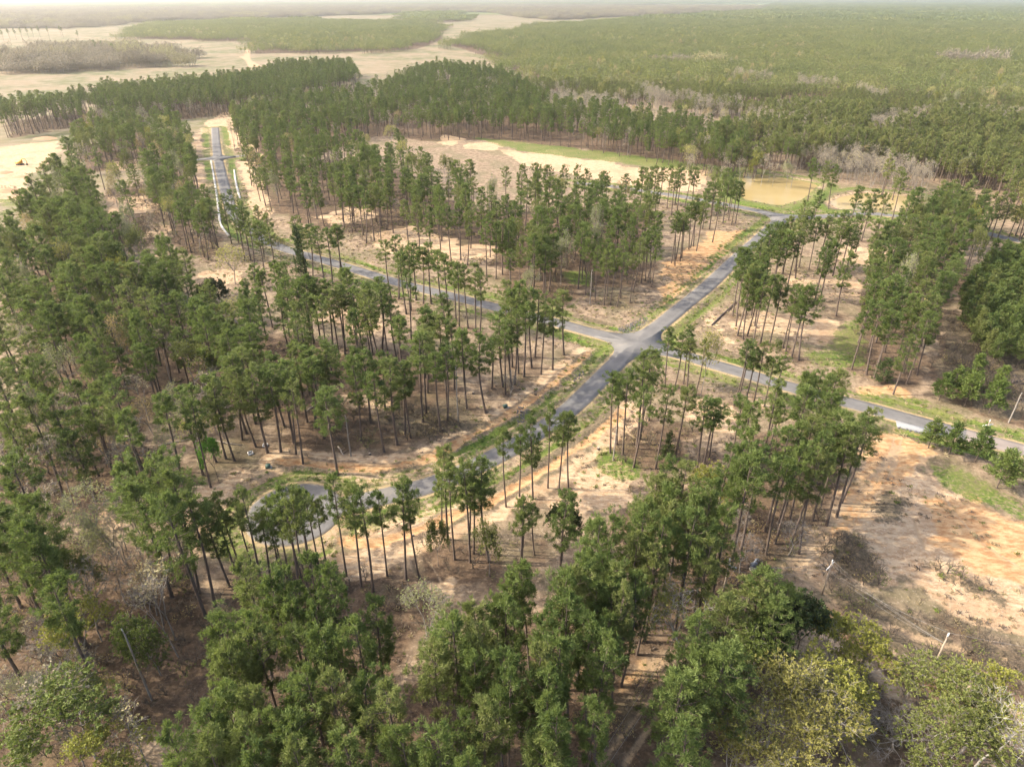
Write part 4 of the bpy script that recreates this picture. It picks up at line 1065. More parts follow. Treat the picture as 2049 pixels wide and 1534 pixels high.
def diamonds(C, D, L, Wd, rg, tone):
    """leaf-sized kites: base C, direction D, length L, width Wd"""
    n = len(C)
    rv = rg.normal(size=(n, 3))
    Pp = unit(np.cross(D, rv))
    L = L[:, None]; Wd = Wd[:, None]
    mid = C + D * L * .55
    V = np.stack([C, mid + Pp * Wd * .5, C + D * L, mid - Pp * Wd * .5], 1).reshape(-1, 3)
    F = np.arange(4 * n).reshape(-1, 4)
    return V, F, np.repeat(tone, 4)


class Leaves:
    def __init__(s): s.V = []; s.F = []; s.T = []; s.n = 0
    def add(s, V, F, T):
        s.V.append(V); s.F.append(F + s.n); s.T.append(T); s.n += len(V)
    def mesh(s, name, mat):
        return mesh_np(name, np.concatenate(s.V), [np.concatenate(s.F)], mat, attrs={'tone': np.concatenate(s.T)})


def tuft(lv, c, d, rg, k, size, tone, spread=.8, wr=.30, upb=.35):
    D = unit(d[None] * .8 + np.array([0, 0, upb]) + rg.normal(size=(k, 3)) * spread)
    L = size * rg.uniform(.65, 1.15, k)
    C = c[None] + rg.normal(size=(k, 3)) * size * .18
    lv.add(*diamonds(C, D, L, L * wr, rg, np.clip(tone + rg.normal(size=k) * .12, 0, 1)))


def pine_meshes(seed, H=24.0, base=.58, Rm=3.6, nbr=38, tufts=8, blades=20, size=.62, flat=0.0, wr=.17):
    rg = np.random.default_rng(seed)
    mb = MB(); lv = Leaves()
    bend = rg.normal(size=2) * .35
    lean = rg.normal(size=2) * .25
    def axis(t):
        return np.array([lean[0] * t * 1.2 + bend[0] * math.sin(t * 3.0), lean[1] * t * 1.2 + bend[1] * math.sin(t * 2.6), H * t])
    a0 = axis(0)
    ts = np.linspace(0, 1, 9)
    pts = np.array([axis(t) - a0 * [1, 1, 0] for t in ts])
    pts[0, 2] = -.5
    mb.tube(pts, np.interp(ts, [0, .04, .5, .85, 1], [.34, .26, .21, .12, .03]), 7, False)
    # dead stubs under the crown
    for q in range(rg.integers(3, 9)):
        t = base - rg.uniform(.02, .2)
        a = rg.uniform(0, 6.28); l = rg.uniform(.5, 1.8)
        p0 = axis(t)
        mb.tube([p0, p0 + [l * math.cos(a), l * math.sin(a), rg.uniform(-.3, .3)]], [.04, .015], 3, False)
    lop = rg.uniform(0, 6.28); lopk = rg.uniform(.1, .4)
    for i in range(nbr):
        u = (i + rg.uniform(0, 1)) / nbr
        t = base + (1 - base) * u * .97
        a = i * 2.4 + rg.normal() * .5
        prof = (.55 + 1.9 * u) if u < .22 else math.sqrt(max(0.02, 1 - ((u - .22) / .82) ** 2))
        l = (Rm - .25) * prof * rg.uniform(.45, 1.18) * (1 + lopk * math.cos(a - lop))
        if rg.random() < .16: continue
        el = (-.12 + .95 * u ** 1.3 + rg.normal() * .14) * (1 - flat)
        p0 = axis(t)
        dh = np.array([math.cos(a), math.sin(a), 0])
        tip = p0 + dh * l * math.cos(el) + np.array([0, 0, l * math.sin(el) + .12 * l])
        mid = p0 + dh * l * .5 * math.cos(el) + np.array([0, 0, l * .45 * math.sin(el)])
        mb.tube([p0, mid, tip], [.075 * (1 - .5 * u), .05, .015], 3, False)
        bt = np.clip(.5 + rg.normal() * .22, 0, 1)
        side = np.array([-dh[1], dh[0], 0])
        m = max(3, int(tufts * (.5 + .5 * prof) * rg.uniform(.8, 1.2)))
        for q in range(m):
            f = 1 - rg.random() ** 1.2 * .6
            sp = l * .24 * rg.normal() * (1.15 - f * .5)
            c = p0 + (tip - p0) * f + side * sp + np.array([0, 0, rg.normal() * .16 + .1])
            d = unit(dh * (.5 + f * .4) + side * sp * .3)
            tuft(lv, c, d, rg, blades, size, bt + rg.normal() * .2, .75, wr, .5)
    for q in range(6):
        c = axis(1) + rg.normal(size=3) * [.35, .35, .5]
        tuft(lv, c, np.array([0, 0, 1.]), rg, blades, size * .9, .65, .7, wr, .45)
    return mb.mesh('pine_trunk', M['bark'], smooth=True), lv.mesh('pine_crown', M['needle'])


PINES = []
specs = [  # seed, crown base, radius, branches, tufts
    (1, .57, 3.7, 40, 11), (2, .62, 3.3, 36, 10), (3, .52, 4.0, 46, 11), (4, .58, 4.3, 40, 11), (5, .65, 3.2, 32, 10),
    (6, .46, 3.5, 50, 10), (7, .55, 4.6, 44, 11), (8, .64, 3.5, 28, 9), (9, .42, 3.6, 54, 9), (10, .60, 3.8, 34, 9)]
LOOK = ['round crowned', 'high crowned', 'deep crowned', 'wide crowned', 'small crowned', 'long crowned', 'broad crowned', 'thin crowned', 'heavy crowned', 'open crowned', 'bushy wide', 'bushy full']
for sd, ba, rm, nb, tf in specs:
    PINES.append(pine_meshes(sd, 24.0, ba, rm, nb, tf))
PINES.append(pine_meshes(31, 24.0, .36, 4.9, 62, 12))
PINES.append(pine_meshes(32, 24.0, .40, 4.4, 58, 11))


def broad_meshes(seed, leafmat, barkmat, H=15.0, Rm=5.0, leaf=.42, per=9, depth=4, fill=1.0, fork=.3, twig=1.0, lean=0.0, r0=.24, puffs=2):
    """spreading hardwood: forked limbs that end in puffs of leaves"""
    rg = np.random.default_rng(seed)
    mb = MB(); lv = Leaves()
    tips = []
    def grow(p, d, l, r, k):
        seg = [p]
        q = p; dd = d
        for s_ in range(2):
            dd = unit(dd + rg.normal(size=3) * .16 + np.array([0, 0, .06]))
            q = q + dd * l * .5
            seg.append(q)
        mb.tube(seg, [r, r * .82, r * .66], 5 if k > 2 else 3, False)
        if k <= 1: tips.append((q, dd, k))
        if k == 0: return
        m = 3 if rg.random() < .75 else 4
        ph = rg.uniform(0, 6.28)
        A = unit(np.cross(dd, [0.3, .2, 1.0])); B = np.cross(dd, A)
        for j in range(m):
            an = ph + j * 6.283 / m + rg.normal() * .3
            sp = rg.uniform(.45, .95)
            nd = unit(dd + (A * math.cos(an) + B * math.sin(an)) * sp)
            grow(q, nd, l * rg.uniform(.62, .86), max(.012, r * .58), k - 1)
    grow(np.array([0, 0, -.3]), unit(np.array([lean, 0, 1.0])), H * fork, r0, depth)
    T = np.array([t[0] for t in tips])
    # scale the skeleton into the wanted envelope
    h0 = np.percentile(T[:, 2], 99); r0 = np.percentile(np.hypot(T[:, 0] - T[:, 0].mean(), T[:, 1] - T[:, 1].mean()), 95)
    sx = Rm * .92 / r0; sz = H * .96 / h0
    for v in mb.v: v *= [sx, sx, sz]
    T = T * [sx, sx, sz]
    if leafmat:
        cen = np.array([T[:, 0].mean(), T[:, 1].mean(), H * .6])
        for c, (_, d, k) in zip(T, tips):
            if rg.random() > fill: continue
            od = unit(c - cen)
            bt = np.clip(.5 + rg.normal() * .25, 0, 1)
            for q in range(puffs):
                tuft(lv, c + rg.normal(size=3) * [.55, .55, .4] * (.3 if q == 0 else 1), od, rg, per, leaf * .8, bt, spread=1.0, wr=.55, upb=.2)
    if twig:
        for c, (_, d, k) in zip(T, tips):
            for q in range(int(2 * twig)):
                e = c + unit(d + rg.normal(size=3) * .6) * rg.uniform(.5, 1.2)
                mb.tube([c, e], [.022, .008], 3, False)
    return mb.mesh('limbs', barkmat, smooth=True), (lv.mesh('leaves', leafmat) if leafmat else None)


KIND = {
    'oak':    dict(puffs=8, leafmat=M['oak'], barkmat=M['grey_bark'], leaf=.38, per=9, fill=.97),
    'gold':   dict(puffs=7, leafmat=M['gold'], barkmat=M['grey_bark'], leaf=.34, per=8, fill=.95, twig=1),
    'spring': dict(puffs=4, leafmat=M['spring'], barkmat=M['grey_bark'], leaf=.36, per=6, fill=.9, twig=1),
    'pale':   dict(puffs=6, leafmat=M['pale'], barkmat=M['grey_bark'], leaf=.26, per=6, fill=.95, twig=2),
    'white':  dict(puffs=4, leafmat=M['oak'], barkmat=M['white_bark'], leaf=.36, per=4, fill=.75, twig=2),
    'maple':  dict(puffs=9, leafmat=M['maple'], barkmat=M['grey_bark'], leaf=.36, per=11, fill=1),
    'holly':  dict(puffs=8, leafmat=M['holly'], barkmat=M['bark'], leaf=.55, per=12, fill=1),
    'olive':  dict(puffs=8, leafmat=M['olive'], barkmat=M['grey_bark'], leaf=.36, per=9, fill=.97),
    'tan':    dict(puffs=4, leafmat=M['tan'], barkmat=M['grey_bark'], leaf=.38, per=6, fill=.85, twig=1),
    'bare':   dict(leafmat=None, barkmat=M['grey_bark'], twig=3),
    'vine':   dict(puffs=6, leafmat=M['vine'], barkmat=M['bark'], leaf=.5, per=10, fill=1),
}
BROADS = {}
for k, kw in KIND.items():
    BROADS[k] = [broad_meshes(100 + 7 * q + sum(map(ord, k)), **kw) for q in range(2)]


def cone_meshes(seed, mat, H=10.0, Rm=2.6, base=.12, rows=11, size=.7, blades=9, p=1.0, dens=1.0):
    """young conifer: whorls of branches down to near the ground"""
    rg = np.random.default_rng(seed)
    mb = MB(); lv = Leaves()
    mb.tube([[0, 0, -.3], [.05, 0, H * .5], [0, .05, H]], [.13, .08, .02], 6, False)
    for i in range(rows):
        u = (i + rg.uniform(0, .6)) / rows
        z = H * (base + (1 - base) * u)
        for j in range(rg.integers(5, 8)):
            a = rg.uniform(0, 6.28)
            l = Rm * (1 - u) ** p * rg.uniform(.7, 1.15) + .25
            d = np.array([math.cos(a), math.sin(a), .25 + .5 * u])
            tip = np.array([0, 0, z]) + d * l
            mb.tube([[0, 0, z], tip], [.035, .012], 3, False)
            bt = np.clip(.5 + rg.normal() * .2, 0, 1)
            for q in range(int((2 + l * 1.6) * dens)):
                f = 1 - rg.random() * .7
                c = np.array([0, 0, z]) + d * l * f + rg.normal(size=3) * .22
                tuft(lv, c, unit(d), rg, blades, size, bt)
    return mb.mesh('stem', M['bark'], smooth=True), lv.mesh('needles', mat)


YOUNGS = [cone_meshes(300 + q, M['young'], base=.22, p=.8) for q in range(3)]
CEDARS = [cone_meshes(320 + q, M['cedar'], base=.04, rows=14, size=.5, blades=9, p=.75, dens=1.3) for q in range(2)]
DARKS = [cone_meshes(340 + q, M['needle'], H=13, base=.3, Rm=2.4, rows=11, p=.7) for q in range(3)]


def plant(name, meshes, x, y, h, h0, rs, rz, label, cat, group, tilt=None):
    e = empty(name, (x, y, gz(x, y)), rz)
    if tilt: e.rotation_euler = (tilt[0], tilt[1], rz)
    e.scale = (rs, rs, h / h0)
    tag(e, label, cat, group)
    a = link('trunk', meshes[0], e)
    if meshes[1] is not None:
        link('crown', meshes[1], e)
    return e


# --- where every pine stands
def in_frame(x, y, z=12, mar=0.02):
    c, s = math.cos(R(PITCH)), math.sin(R(PITCH))
    dz = z - CAM_H
    f = y * c - dz * s; u = y * s + dz * c
    if f < 1: return None
    px = .5 + x / f * (24 / 36); py = .5 - u / f * (24 / 36) * (1024 / 766)
    if -mar < px < 1 + mar and -mar < py < 1 + mar: return px, py, f
    return None


def poisson(poly, sp, rg, existing, keep=None):
    P = np.asarray(poly)
    lo, hi = P.min(0), P.max(0)
    cell = sp
    grid = {}
    def put(q): grid.setdefault((int(q[0] // cell), int(q[1] // cell)), []).append(q)
    for e in existing: put(e)
    area = (hi - lo).prod()
    res = []
    cand = rg.uniform(lo, hi, (int(area / (sp * sp) * 5) + 20, 2))
    ok = inside(cand[:, 0], cand[:, 1], poly)
    for q in cand[ok]:
        r = sp * rg.uniform(.75, 1.15)
        gx, gy = int(q[0] // cell), int(q[1] // cell)
        good = True
        for i in range(gx - 2, gx + 3):
            for j in range(gy - 2, gy + 3):
                for e in grid.get((i, j), ()):
                    if (e[0] - q[0]) ** 2 + (e[1] - q[1]) ** 2 < r * r:
                        good = False; break
                if not good: break
            if not good: break
        if good:
            res.append((float(q[0]), float(q[1]))); put(q)
    return res


ORD = ['first', 'second', 'third', 'fourth', 'fifth', 'sixth', 'seventh', 'eighth', 'ninth', 'tenth', 'eleventh', 'twelfth', 'thirteenth', 'fourteenth']
# budding hardwoods standing among the pines of the closed woods
rgh = np.random.default_rng(77)
WORDS = {'oak': 'yellow green', 'pale': 'pale green', 'tan': 'tan', 'olive': 'olive green', 'spring': 'pale yellow'}
for nm, step, where in (('left_wood', 21, 'inside the dense left wood'), ('central_wood', 33, 'inside the central wood'), ('right_wood', 26, 'inside the right clump'), ('south_wood', 24, 'in the grove by the dirt entrance')):
    spots = []
    for c in CANOPY:
        if c[0] == nm:
            spots += [q for q in poisson(c[1], step, rgh, [(b_[0], b_[1]) for b_ in BROAD]) if in_frame(q[0], q[1], 15, -.01)]
    spots.sort(key=lambda q: q[1])
    for ri in range(0, len(spots), 7):
        row = sorted(spots[ri:ri + 7], key=lambda q: q[0] / q[1])
        for ci, q in enumerate(row):
            kd = str(rgh.choice(['oak', 'pale', 'tan', 'olive', 'olive', 'spring', 'pale']))
            BROAD.append((q[0], q[1], float(rgh.uniform(20, 24)), float(rgh.uniform(3.3, 4.8)), kd,
                          '%s crown %s, %s row, %s' % (WORDS[kd], where, 'front' if ri == 0 else ORD[ri // 7], 'leftmost' if ci == 0 else ORD[ci] + ' from left')))

pines = [dict(x=x, y=y, h=h, reg=r, named=True) for x, y, h, r in TREES]
pos = [(t['x'], t['y']) for t in pines] + [(b[0], b[1]) for b in BROAD]
rgp = np.random.default_rng(21)
for nm, poly, sp, hr in CANOPY:
    for q in poisson(poly, sp, rgp, pos):
        if sp > 7 and nm in ('central_wood', 'north_wood', 'north_band') and noise(q[0], q[1], 28, 71) < -.22: continue
        pines.append(dict(x=q[0], y=q[1], h=rgp.uniform(hr[0] - 3, hr[1] + 1.5), reg=nm, named=False))
        pos.append(q)
P_ = np.array([(t['x'], t['y']) for t in pines])
rd = road_dist(P_[:, 0], P_[:, 1])
pd = np.min([np.where(inside(P_[:, 0], P_[:, 1], p), 0, seg_dist(P_[:, 0], P_[:, 1], p, True)) for p in PONDS], 0)
keep = []
for t, a, b in zip(pines, rd, pd):
    ok = a > 2.5 and b > 2
    for bt in BROAD if ok else ():
        d = math.hypot(bt[0], bt[1]); ux, uy = bt[0] / d, bt[1] / d
        dx, dy = t['x'] - bt[0], t['y'] - bt[1]
        al = -(dx * ux + dy * uy); pe = abs(dx * uy - dy * ux)
        if t['named']:
            big = bt[4] in ('white', 'spring', 'tan', 'pale', 'gold') and bt[3] >= 5
            if pe < bt[3] * (.8 if big else .45) and -2 < al < (11 if big else 6): ok = False; break
        elif pe < bt[3] * .95 and -bt[3] < al < 5 + bt[2] * .6: ok = False; break
    for q in (DRUMS, POLES[0]) if ok else ():
        if abs(t['x'] - q[0]) < (5.5 if 'creek' in t['reg'] else 4.5) and (-12 if 'creek' in t['reg'] else -15) < t['y'] - q[1] < 3: ok = False
    if ok: keep.append(t)
pines = keep
for i, t in enumerate(pines):
    v = rnd.randrange(10)
    if not t['named'] and t['reg'] in ('left_wood', 'bottom_wood', 'south_wood', 'right_wood', 'central_wood', 'north_wood'):
        v = rnd.choice([0, 2, 3, 6, 8, 9, 2, 6])
    if t['reg'] in ('islandrow', 'roadwest', 'uproad', 'corner', 'culdesac', 'southcorner', 'southroad'):
        v = rnd.choice([0, 1, 4, 7, 9, 1, 7])
    if t['reg'] in ('creekwood', 'creek_wood'): v = rnd.choice([10, 11, 8])
    if t['reg'] in ('lowleft_wood', 'left_wood') and rnd.random() < .4: v = rnd.choice([10, 11])
    if t['reg'] in ('bottomwood', 'lowleft') and rnd.random() < .45: v = rnd.choice([5, 8, 11, 2])
    t['v'] = v
    t['rz'] = rnd.uniform(0, 6.28)
    t['rs'] = rnd.uniform(.86, 1.14) * (1.12 if t['reg'] in ('inside', 'midlot', 'inside_wood', 'uproad', 'corner') else .86 if t['reg'] in ('culdesac', 'bottomwood', 'bottom_wood', 'islandrow', 'culroad') else 1.0)
    f = in_frame(t['x'], t['y'], t['h'] * .75)
    t['px'] = f
    t['score'] = t['h'] * t['rs'] / f[2] if f else 0

ORD = ['first', 'second', 'third', 'fourth', 'fifth', 'sixth', 'seventh', 'eighth', 'ninth', 'tenth', 'eleventh', 'twelfth', 'thirteenth', 'fourteenth']
PHRASE = {
    'corner': 'on the corner lot by the crossing',
    'inside': 'inside the bend of the cul-de-sac road',
    'midlot': 'in the middle of the left wood lot',
    'uproad': 'along the road left of the crossing',
    'tjunction': 'by the bend of the far road',
    'central_front': 'before the central wood',
    'islandrow': 'on the sand beyond the crossing',
    'roadwest': 'on the orange bank before the pond',
    'pondwest': 'before the left end of the pond',
    'rightlots': 'around the oval sand pads',
    'roadeast': 'right of the road to the pond',
    'pondeast': 'between the two ponds and the sand',
    'clumpedge': 'at the edge of the right clump',
    'southcorner': 'on the near corner by the crossing',
    'southroad': 'beside the road below the crossing',
    'southlot': 'on the sandy lot below the crossing',
    'southwood': 'in the grove by the dirt entrance',
    'bottomwood': 'in the wood along the bottom',
    'culdesac': 'below the turning circle',
    'culroad': 'along the road to the turning circle',
    'lowleft': 'on the dark slope at lower left',
    'leftedge': 'on the clearing left of the turning circle',
    'creekwood': 'in the clump before the power poles',
    'creek_wood': 'in the clump before the power poles',
    'farrow': 'behind the white sand yard',
    'left_wood': 'inside the dense left wood',
    'inside_wood': 'in the middle of the left wood lot',
    'bottom_wood': 'in the wood along the bottom',
    'south_wood': 'in the grove by the dirt entrance',
    'central_wood': 'inside the central wood',
    'north_wood': 'in the far north wood',
    'north_band': 'in the far north band',
    'right_wood': 'inside the right clump',
    'lowleft_wood': 'on the dark slope at lower left',
}
order = sorted([t for t in pines if t['score'] > 0], key=lambda t: -t['score'] * (1.12 if t['named'] else 1.0))
solo = order[:300]
solo_ids = {id(t) for t in solo}
rest = [t for t in pines if id(t) not in solo_ids]
groups = {}
for t in solo: groups.setdefault(PHRASE[t['reg']], []).append(t)
first = {}
for ph, ts in groups.items():
    ts.sort(key=lambda t: -t['px'][1])                    # nearest row first
    rows = [ts[i:i + 9] for i in range(0, len(ts), 9)]
    for ri, row in enumerate(rows):
        row.sort(key=lambda t: t['px'][0])
        for ci, t in enumerate(row):
            row_n = ('front row' if ri == 0 else ORD[ri] + ' row') if len(rows) > 1 else ''
            nth = 'leftmost' if ci == 0 else 'rightmost' if ci == len(row) - 1 and len(row) > 1 else ORD[ci] + ' from left'
            t['label'] = '%s pine %s, %s' % (LOOK[t['v']], ph, (row_n + ' ' + nth).strip())
            t['group'] = 'pines ' + ph
for t in solo:
    e = plant('pine_tree', PINES[t['v']], t['x'], t['y'], t['h'], 24.0, t['rs'] * (t['h'] / 24.0) ** .5, t['rz'], t['label'], 'pine tree', t['group'],
              (rnd.gauss(0, .022), rnd.gauss(0, .022)))
    if t['v'] not in first:
        first[t['v']] = e

for i, (x, y, h, rr, kind, label) in enumerate(BROAD):
    plant('bare_tree' if kind == 'bare' else 'broadleaf_tree', BROADS[kind][i % 2], x, y, h, 15.0, rr / 5.0, rnd.uniform(0, 6.28), label, 'tree', 'leafless trees' if kind == 'bare' else 'broadleaf trees among the pines')
for i, (x, y, h, rr, kind, label) in enumerate(YOUNG):
    if kind == 'cedar':
        plant('cedar_tree', CEDARS[i % 2], x, y, h, 10.0, rr / 2.6, rnd.uniform(0, 6.28), label, 'cedar', 'cedars')
    else:
        plant('young_pine_tree', YOUNGS[i % 3], x, y, h, 10.0, rr / 2.6, rnd.uniform(0, 6.28), label, 'young pine', 'young pines by the road at the right')
dk = poisson(PLANTATION, 3.9, rgp, [])
dk.sort(key=lambda q: q[1])
dk = [q for q in dk if in_frame(q[0], q[1], 8, .01)]
dkl = []
for ri in range(0, len(dk), 12):
    row = sorted(dk[ri:ri + 12])
    for ci, q in enumerate(row):
        dkl.append((q, 'young dark pine of the right edge plantation, row %s from the front, %s' % (ORD[ri // 12], 'leftmost' if ci == 0 else ORD[ci] + ' from left')))
for i, (q, lab) in enumerate(dkl[:160]):
    plant('plantation_pine', DARKS[i % 3], q[0], q[1], rnd.uniform(10, 14), 13.0, rnd.uniform(.85, 1.15), rnd.uniform(0, 6.28),
          lab, 'plantation pine', 'plantation pines at the right edge')


# ------------------------------------------------------------------ masses of trees placed by geometry nodes
def scatter(name, pts, rot, scl, idx, sources, label, cat):
    """one object: instances of the source meshes on points"""
    pts = np.asarray(pts, np.float32)
    me = bpy.data.meshes.new(name)
    me.vertices.add(len(pts))
    me.vertices.foreach_set('co', pts.ravel())
    a = me.attributes.new('turn', 'FLOAT_VECTOR', 'POINT'); a.data.foreach_set('vector', np.asarray(rot, np.float32).ravel())
    a = me.attributes.new('size', 'FLOAT_VECTOR', 'POINT'); a.data.foreach_set('vector', np.asarray(scl, np.float32).ravel())
    a = me.attributes.new('pick', 'INT', 'POINT'); a.data.foreach_set('value', np.asarray(idx, np.int32))
    o = link(name, me)
    ng = bpy.data.node_groups.new(name, 'GeometryNodeTree')
    ng.interface.new_socket('Geometry', in_out='INPUT', socket_type='NodeSocketGeometry')
    ng.interface.new_socket('Geometry', in_out='OUTPUT', socket_type='NodeSocketGeometry')
    gi = ng.nodes.new('NodeGroupInput'); go = ng.nodes.new('NodeGroupOutput')
    join = ng.nodes.new('GeometryNodeJoinGeometry')
    for src in reversed(sources):
        parts = []
        for so in src:
            oi = ng.nodes.new('GeometryNodeObjectInfo')
            oi.transform_space = 'ORIGINAL'
            oi.inputs['Object'].default_value = so
            parts.append(oi.outputs['Geometry'])
        if len(parts) > 1:
            jj = ng.nodes.new('GeometryNodeJoinGeometry')
            for p in parts: ng.links.new(p, jj.inputs[0])
            g = jj.outputs[0]
        else:
            g = parts[0]
        gi_ = ng.nodes.new('GeometryNodeGeometryToInstance')
        ng.links.new(g, gi_.inputs[0])
        ng.links.new(gi_.outputs[0], join.inputs[0])
    iop = ng.nodes.new('GeometryNodeInstanceOnPoints')
    iop.inputs['Pick Instance'].default_value = True
    def na(nm, ty):
        nd = ng.nodes.new('GeometryNodeInputNamedAttribute'); nd.data_type = ty
        nd.inputs['Name'].default_value = nm
        return nd.outputs['Attribute']
    ng.links.new(gi.outputs[0], iop.inputs['Points'])
    ng.links.new(join.outputs[0], iop.inputs['Instance'])
    ng.links.new(na('pick', 'INT'), iop.inputs['Instance Index'])
    er = ng.nodes.new('FunctionNodeEulerToRotation')
    ng.links.new(na('turn', 'FLOAT_VECTOR'), er.inputs[0])
    ng.links.new(er.outputs[0], iop.inputs['Rotation'])
    ng.links.new(na('size', 'FLOAT_VECTOR'), iop.inputs['Scale'])
    ng.links.new(iop.outputs[0], go.inputs[0])
    md = o.modifiers.new('trees', 'NODES')
    md.node_group = ng
    tag(o, label, cat, None, 'stuff')
    return o


def source(meshes):
    """unlinked objects that only lend their mesh to the node tree"""
    r = []
    for me in meshes:
        if me is not None:
            r.append(bpy.data.objects.new(me.name, me))
    return r


def zr(n): return np.stack([RNG.normal(0, .022, n), RNG.normal(0, .022, n), RNG.uniform(0, 6.28, n)], 1)


P_ = np.array([(t['x'], t['y']) for t in rest])
hh = np.array([t['h'] for t in rest]); rs = np.array([t['rs'] for t in rest])
scatter('pine_forest', np.column_stack([P_, soil_z(P_[:, 0], P_[:, 1])]), zr(len(rest)),
        np.stack([rs * np.sqrt(hh / 24), rs * np.sqrt(hh / 24), hh / 24.0], 1), [t['v'] for t in rest], [source(p) for p in PINES],
        'mass of tall pines filling the woods between the roads and beyond', 'pine forest')


# ---- far forests: near part single trees, farther parts in patches
def patch(seed, size, count, h, r, k, leafs, hard=False, trunk=True, kite=1.0):
    rg = np.random.default_rng(seed)
    lv = Leaves(); mb = MB()
    g = int(math.ceil(math.sqrt(count)))
    for i in range(count):
        x = ((i % g) + rg.uniform(.1, .9)) / g * size - size / 2
        y = ((i // g) + rg.uniform(.1, .9)) / g * size - size / 2
        hh = h * rg.uniform(.62, 1.2); rr = r * rg.uniform(.8, 1.2)
        tone = np.clip(.5 + rg.normal() * .28, 0, 1)
        c0 = np.array([x, y, hh * (.68 if not hard else .62)])
        d = unit(rg.normal(size=(k, 3)))
        rad = rg.uniform(.45, 1, k)[:, None]
        C = c0 + d * np.array([rr, rr, hh * (.30 if not hard else .36)]) * rad
        D = unit(d + [0, 0, .35] + rg.normal(size=(k, 3)) * .5)
        L = rg.uniform(.8, 1.3, k) * kite
        lv.add(*diamonds(C - D * L[:, None] * .4, D, L, L * (.5 if not hard else .32), rg, np.clip(tone + rg.normal(size=k) * .12, 0, 1)))
        if trunk:
            mb.tube([[x, y, 0], [x, y, hh * .8]], [.16, .06], 3, False)
    return (mb.mesh('far_trunks', M['bark'] if not hard else M['grey_bark']) if trunk else None, lv.mesh('far_crowns', leafs))


def fill_poly(poly, step, jitter=.35, dmin=0, dmax=1e9, rg=RNG, xlim=1.0):
    P = np.asarray(poly)
    lo, hi = P.min(0), P.max(0)
    xs = np.arange(lo[0], hi[0], step); ys = np.arange(max(lo[1], 0), min(hi[1], dmax), step)
    if len(xs) == 0 or len(ys) == 0: return np.zeros((0, 2))
    X, Y = np.meshgrid(xs, ys)
    X = X.ravel() + rg.uniform(-jitter, jitter, X.size) * step; Y = Y.ravel() + rg.uniform(-jitter, jitter, Y.size) * step
    D = np.hypot(X, Y)
    ok = (D >= dmin) & (D < dmax) & (np.abs(X) < Y * xlim + 60)
    X, Y = X[ok], Y[ok]
    sz = min(hi[1] - lo[1], hi[0] - lo[0])
    am = min(60, sz * .12) if dmin > 0 or sz > 200 else 0
    ok = inside(X + am * (noise(X, Y, 90, 17) + noise(X, Y, 30, 18)) * 2, Y + am * (noise(X, Y, 110, 19) + noise(X, Y, 35, 20)) * 2, poly)
    return np.stack([X[ok], Y[ok]], 1)


tw = leaf_mat('far_bare_twigs', (.25, .205, .15), (.44, .38, .28), (.44, .40, .19), .3)
M['twigs'] = tw
strips = FAR['strip']


def in_strip(Q):
    r = np.zeros(len(Q), bool)
    for s_ in strips:
        r |= (noise(Q[:, 0], Q[:, 1], 26, 7) > -.14) & inside(Q[:, 0] + 8 * noise(Q[:, 0], Q[:, 1], 40, 5) , Q[:, 1] + 30 * noise(Q[:, 0], Q[:, 1], 60, 6), s_)
    return r


# near edge of the far forest: single trees of two heights
Q = np.concatenate([fill_poly(p, 5.2, .42, 0, 900) for p in FAR['pine']])
Q = Q[~in_strip(Q)]
# gaps and clearings
Q = Q[(noise(Q[:, 0], Q[:, 1], 45, 91) > -.34) & (noise(Q[:, 0], Q[:, 1], 14, 92) > -.40)]
n = len(Q)
young = sstep(560, 700, Q[:, 1] + 120 * noise(Q[:, 0], Q[:, 1], 150, 14))
hh = (21 * (1 - young) + 14 * young) * RNG.uniform(.7, 1.2, n) * (1 + .4 * noise(Q[:, 0], Q[:, 1], 70, 93))
rs_ = (1.0 * (1 - young) + .72 * young) * RNG.uniform(.85, 1.15, n)
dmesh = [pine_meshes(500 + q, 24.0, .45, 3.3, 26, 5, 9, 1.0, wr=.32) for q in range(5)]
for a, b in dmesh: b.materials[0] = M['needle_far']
scatter('pine_plantation', np.column_stack([Q, np.zeros(n)]), zr(n), np.stack([rs_, rs_, hh / 24], 1), RNG.integers(0, 5, n), [source(p) for p in dmesh],
        'wide pine plantation stretching behind the ponds to the right', 'pine plantation')

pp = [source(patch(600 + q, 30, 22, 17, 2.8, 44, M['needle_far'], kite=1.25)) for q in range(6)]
pts = []; sc = []; pk = []
for p in FAR['pine']:
    q = fill_poly(p, 28, .12, 900, 3600, xlim=.95)
    q = q[~in_strip(q)]
    pts.append(q)
q = np.concatenate(pts)
m_ = len(q)
rot = np.zeros((m_, 3)); rot[:, 2] = RNG.uniform(0, 6.28, m_)
s1 = RNG.uniform(.98, 1.08, m_); zsc = RNG.uniform(.85, 1.2, m_) * (1 + .35 * noise(q[:, 0], q[:, 1], 260, 51))
scatter('distant_plantation', np.column_stack([q, np.zeros(m_)]), rot, np.stack([s1, s1, zsc], 1), RNG.integers(0, 6, m_), pp,
        'distant even pine plantation fading into the haze', 'pine plantation')

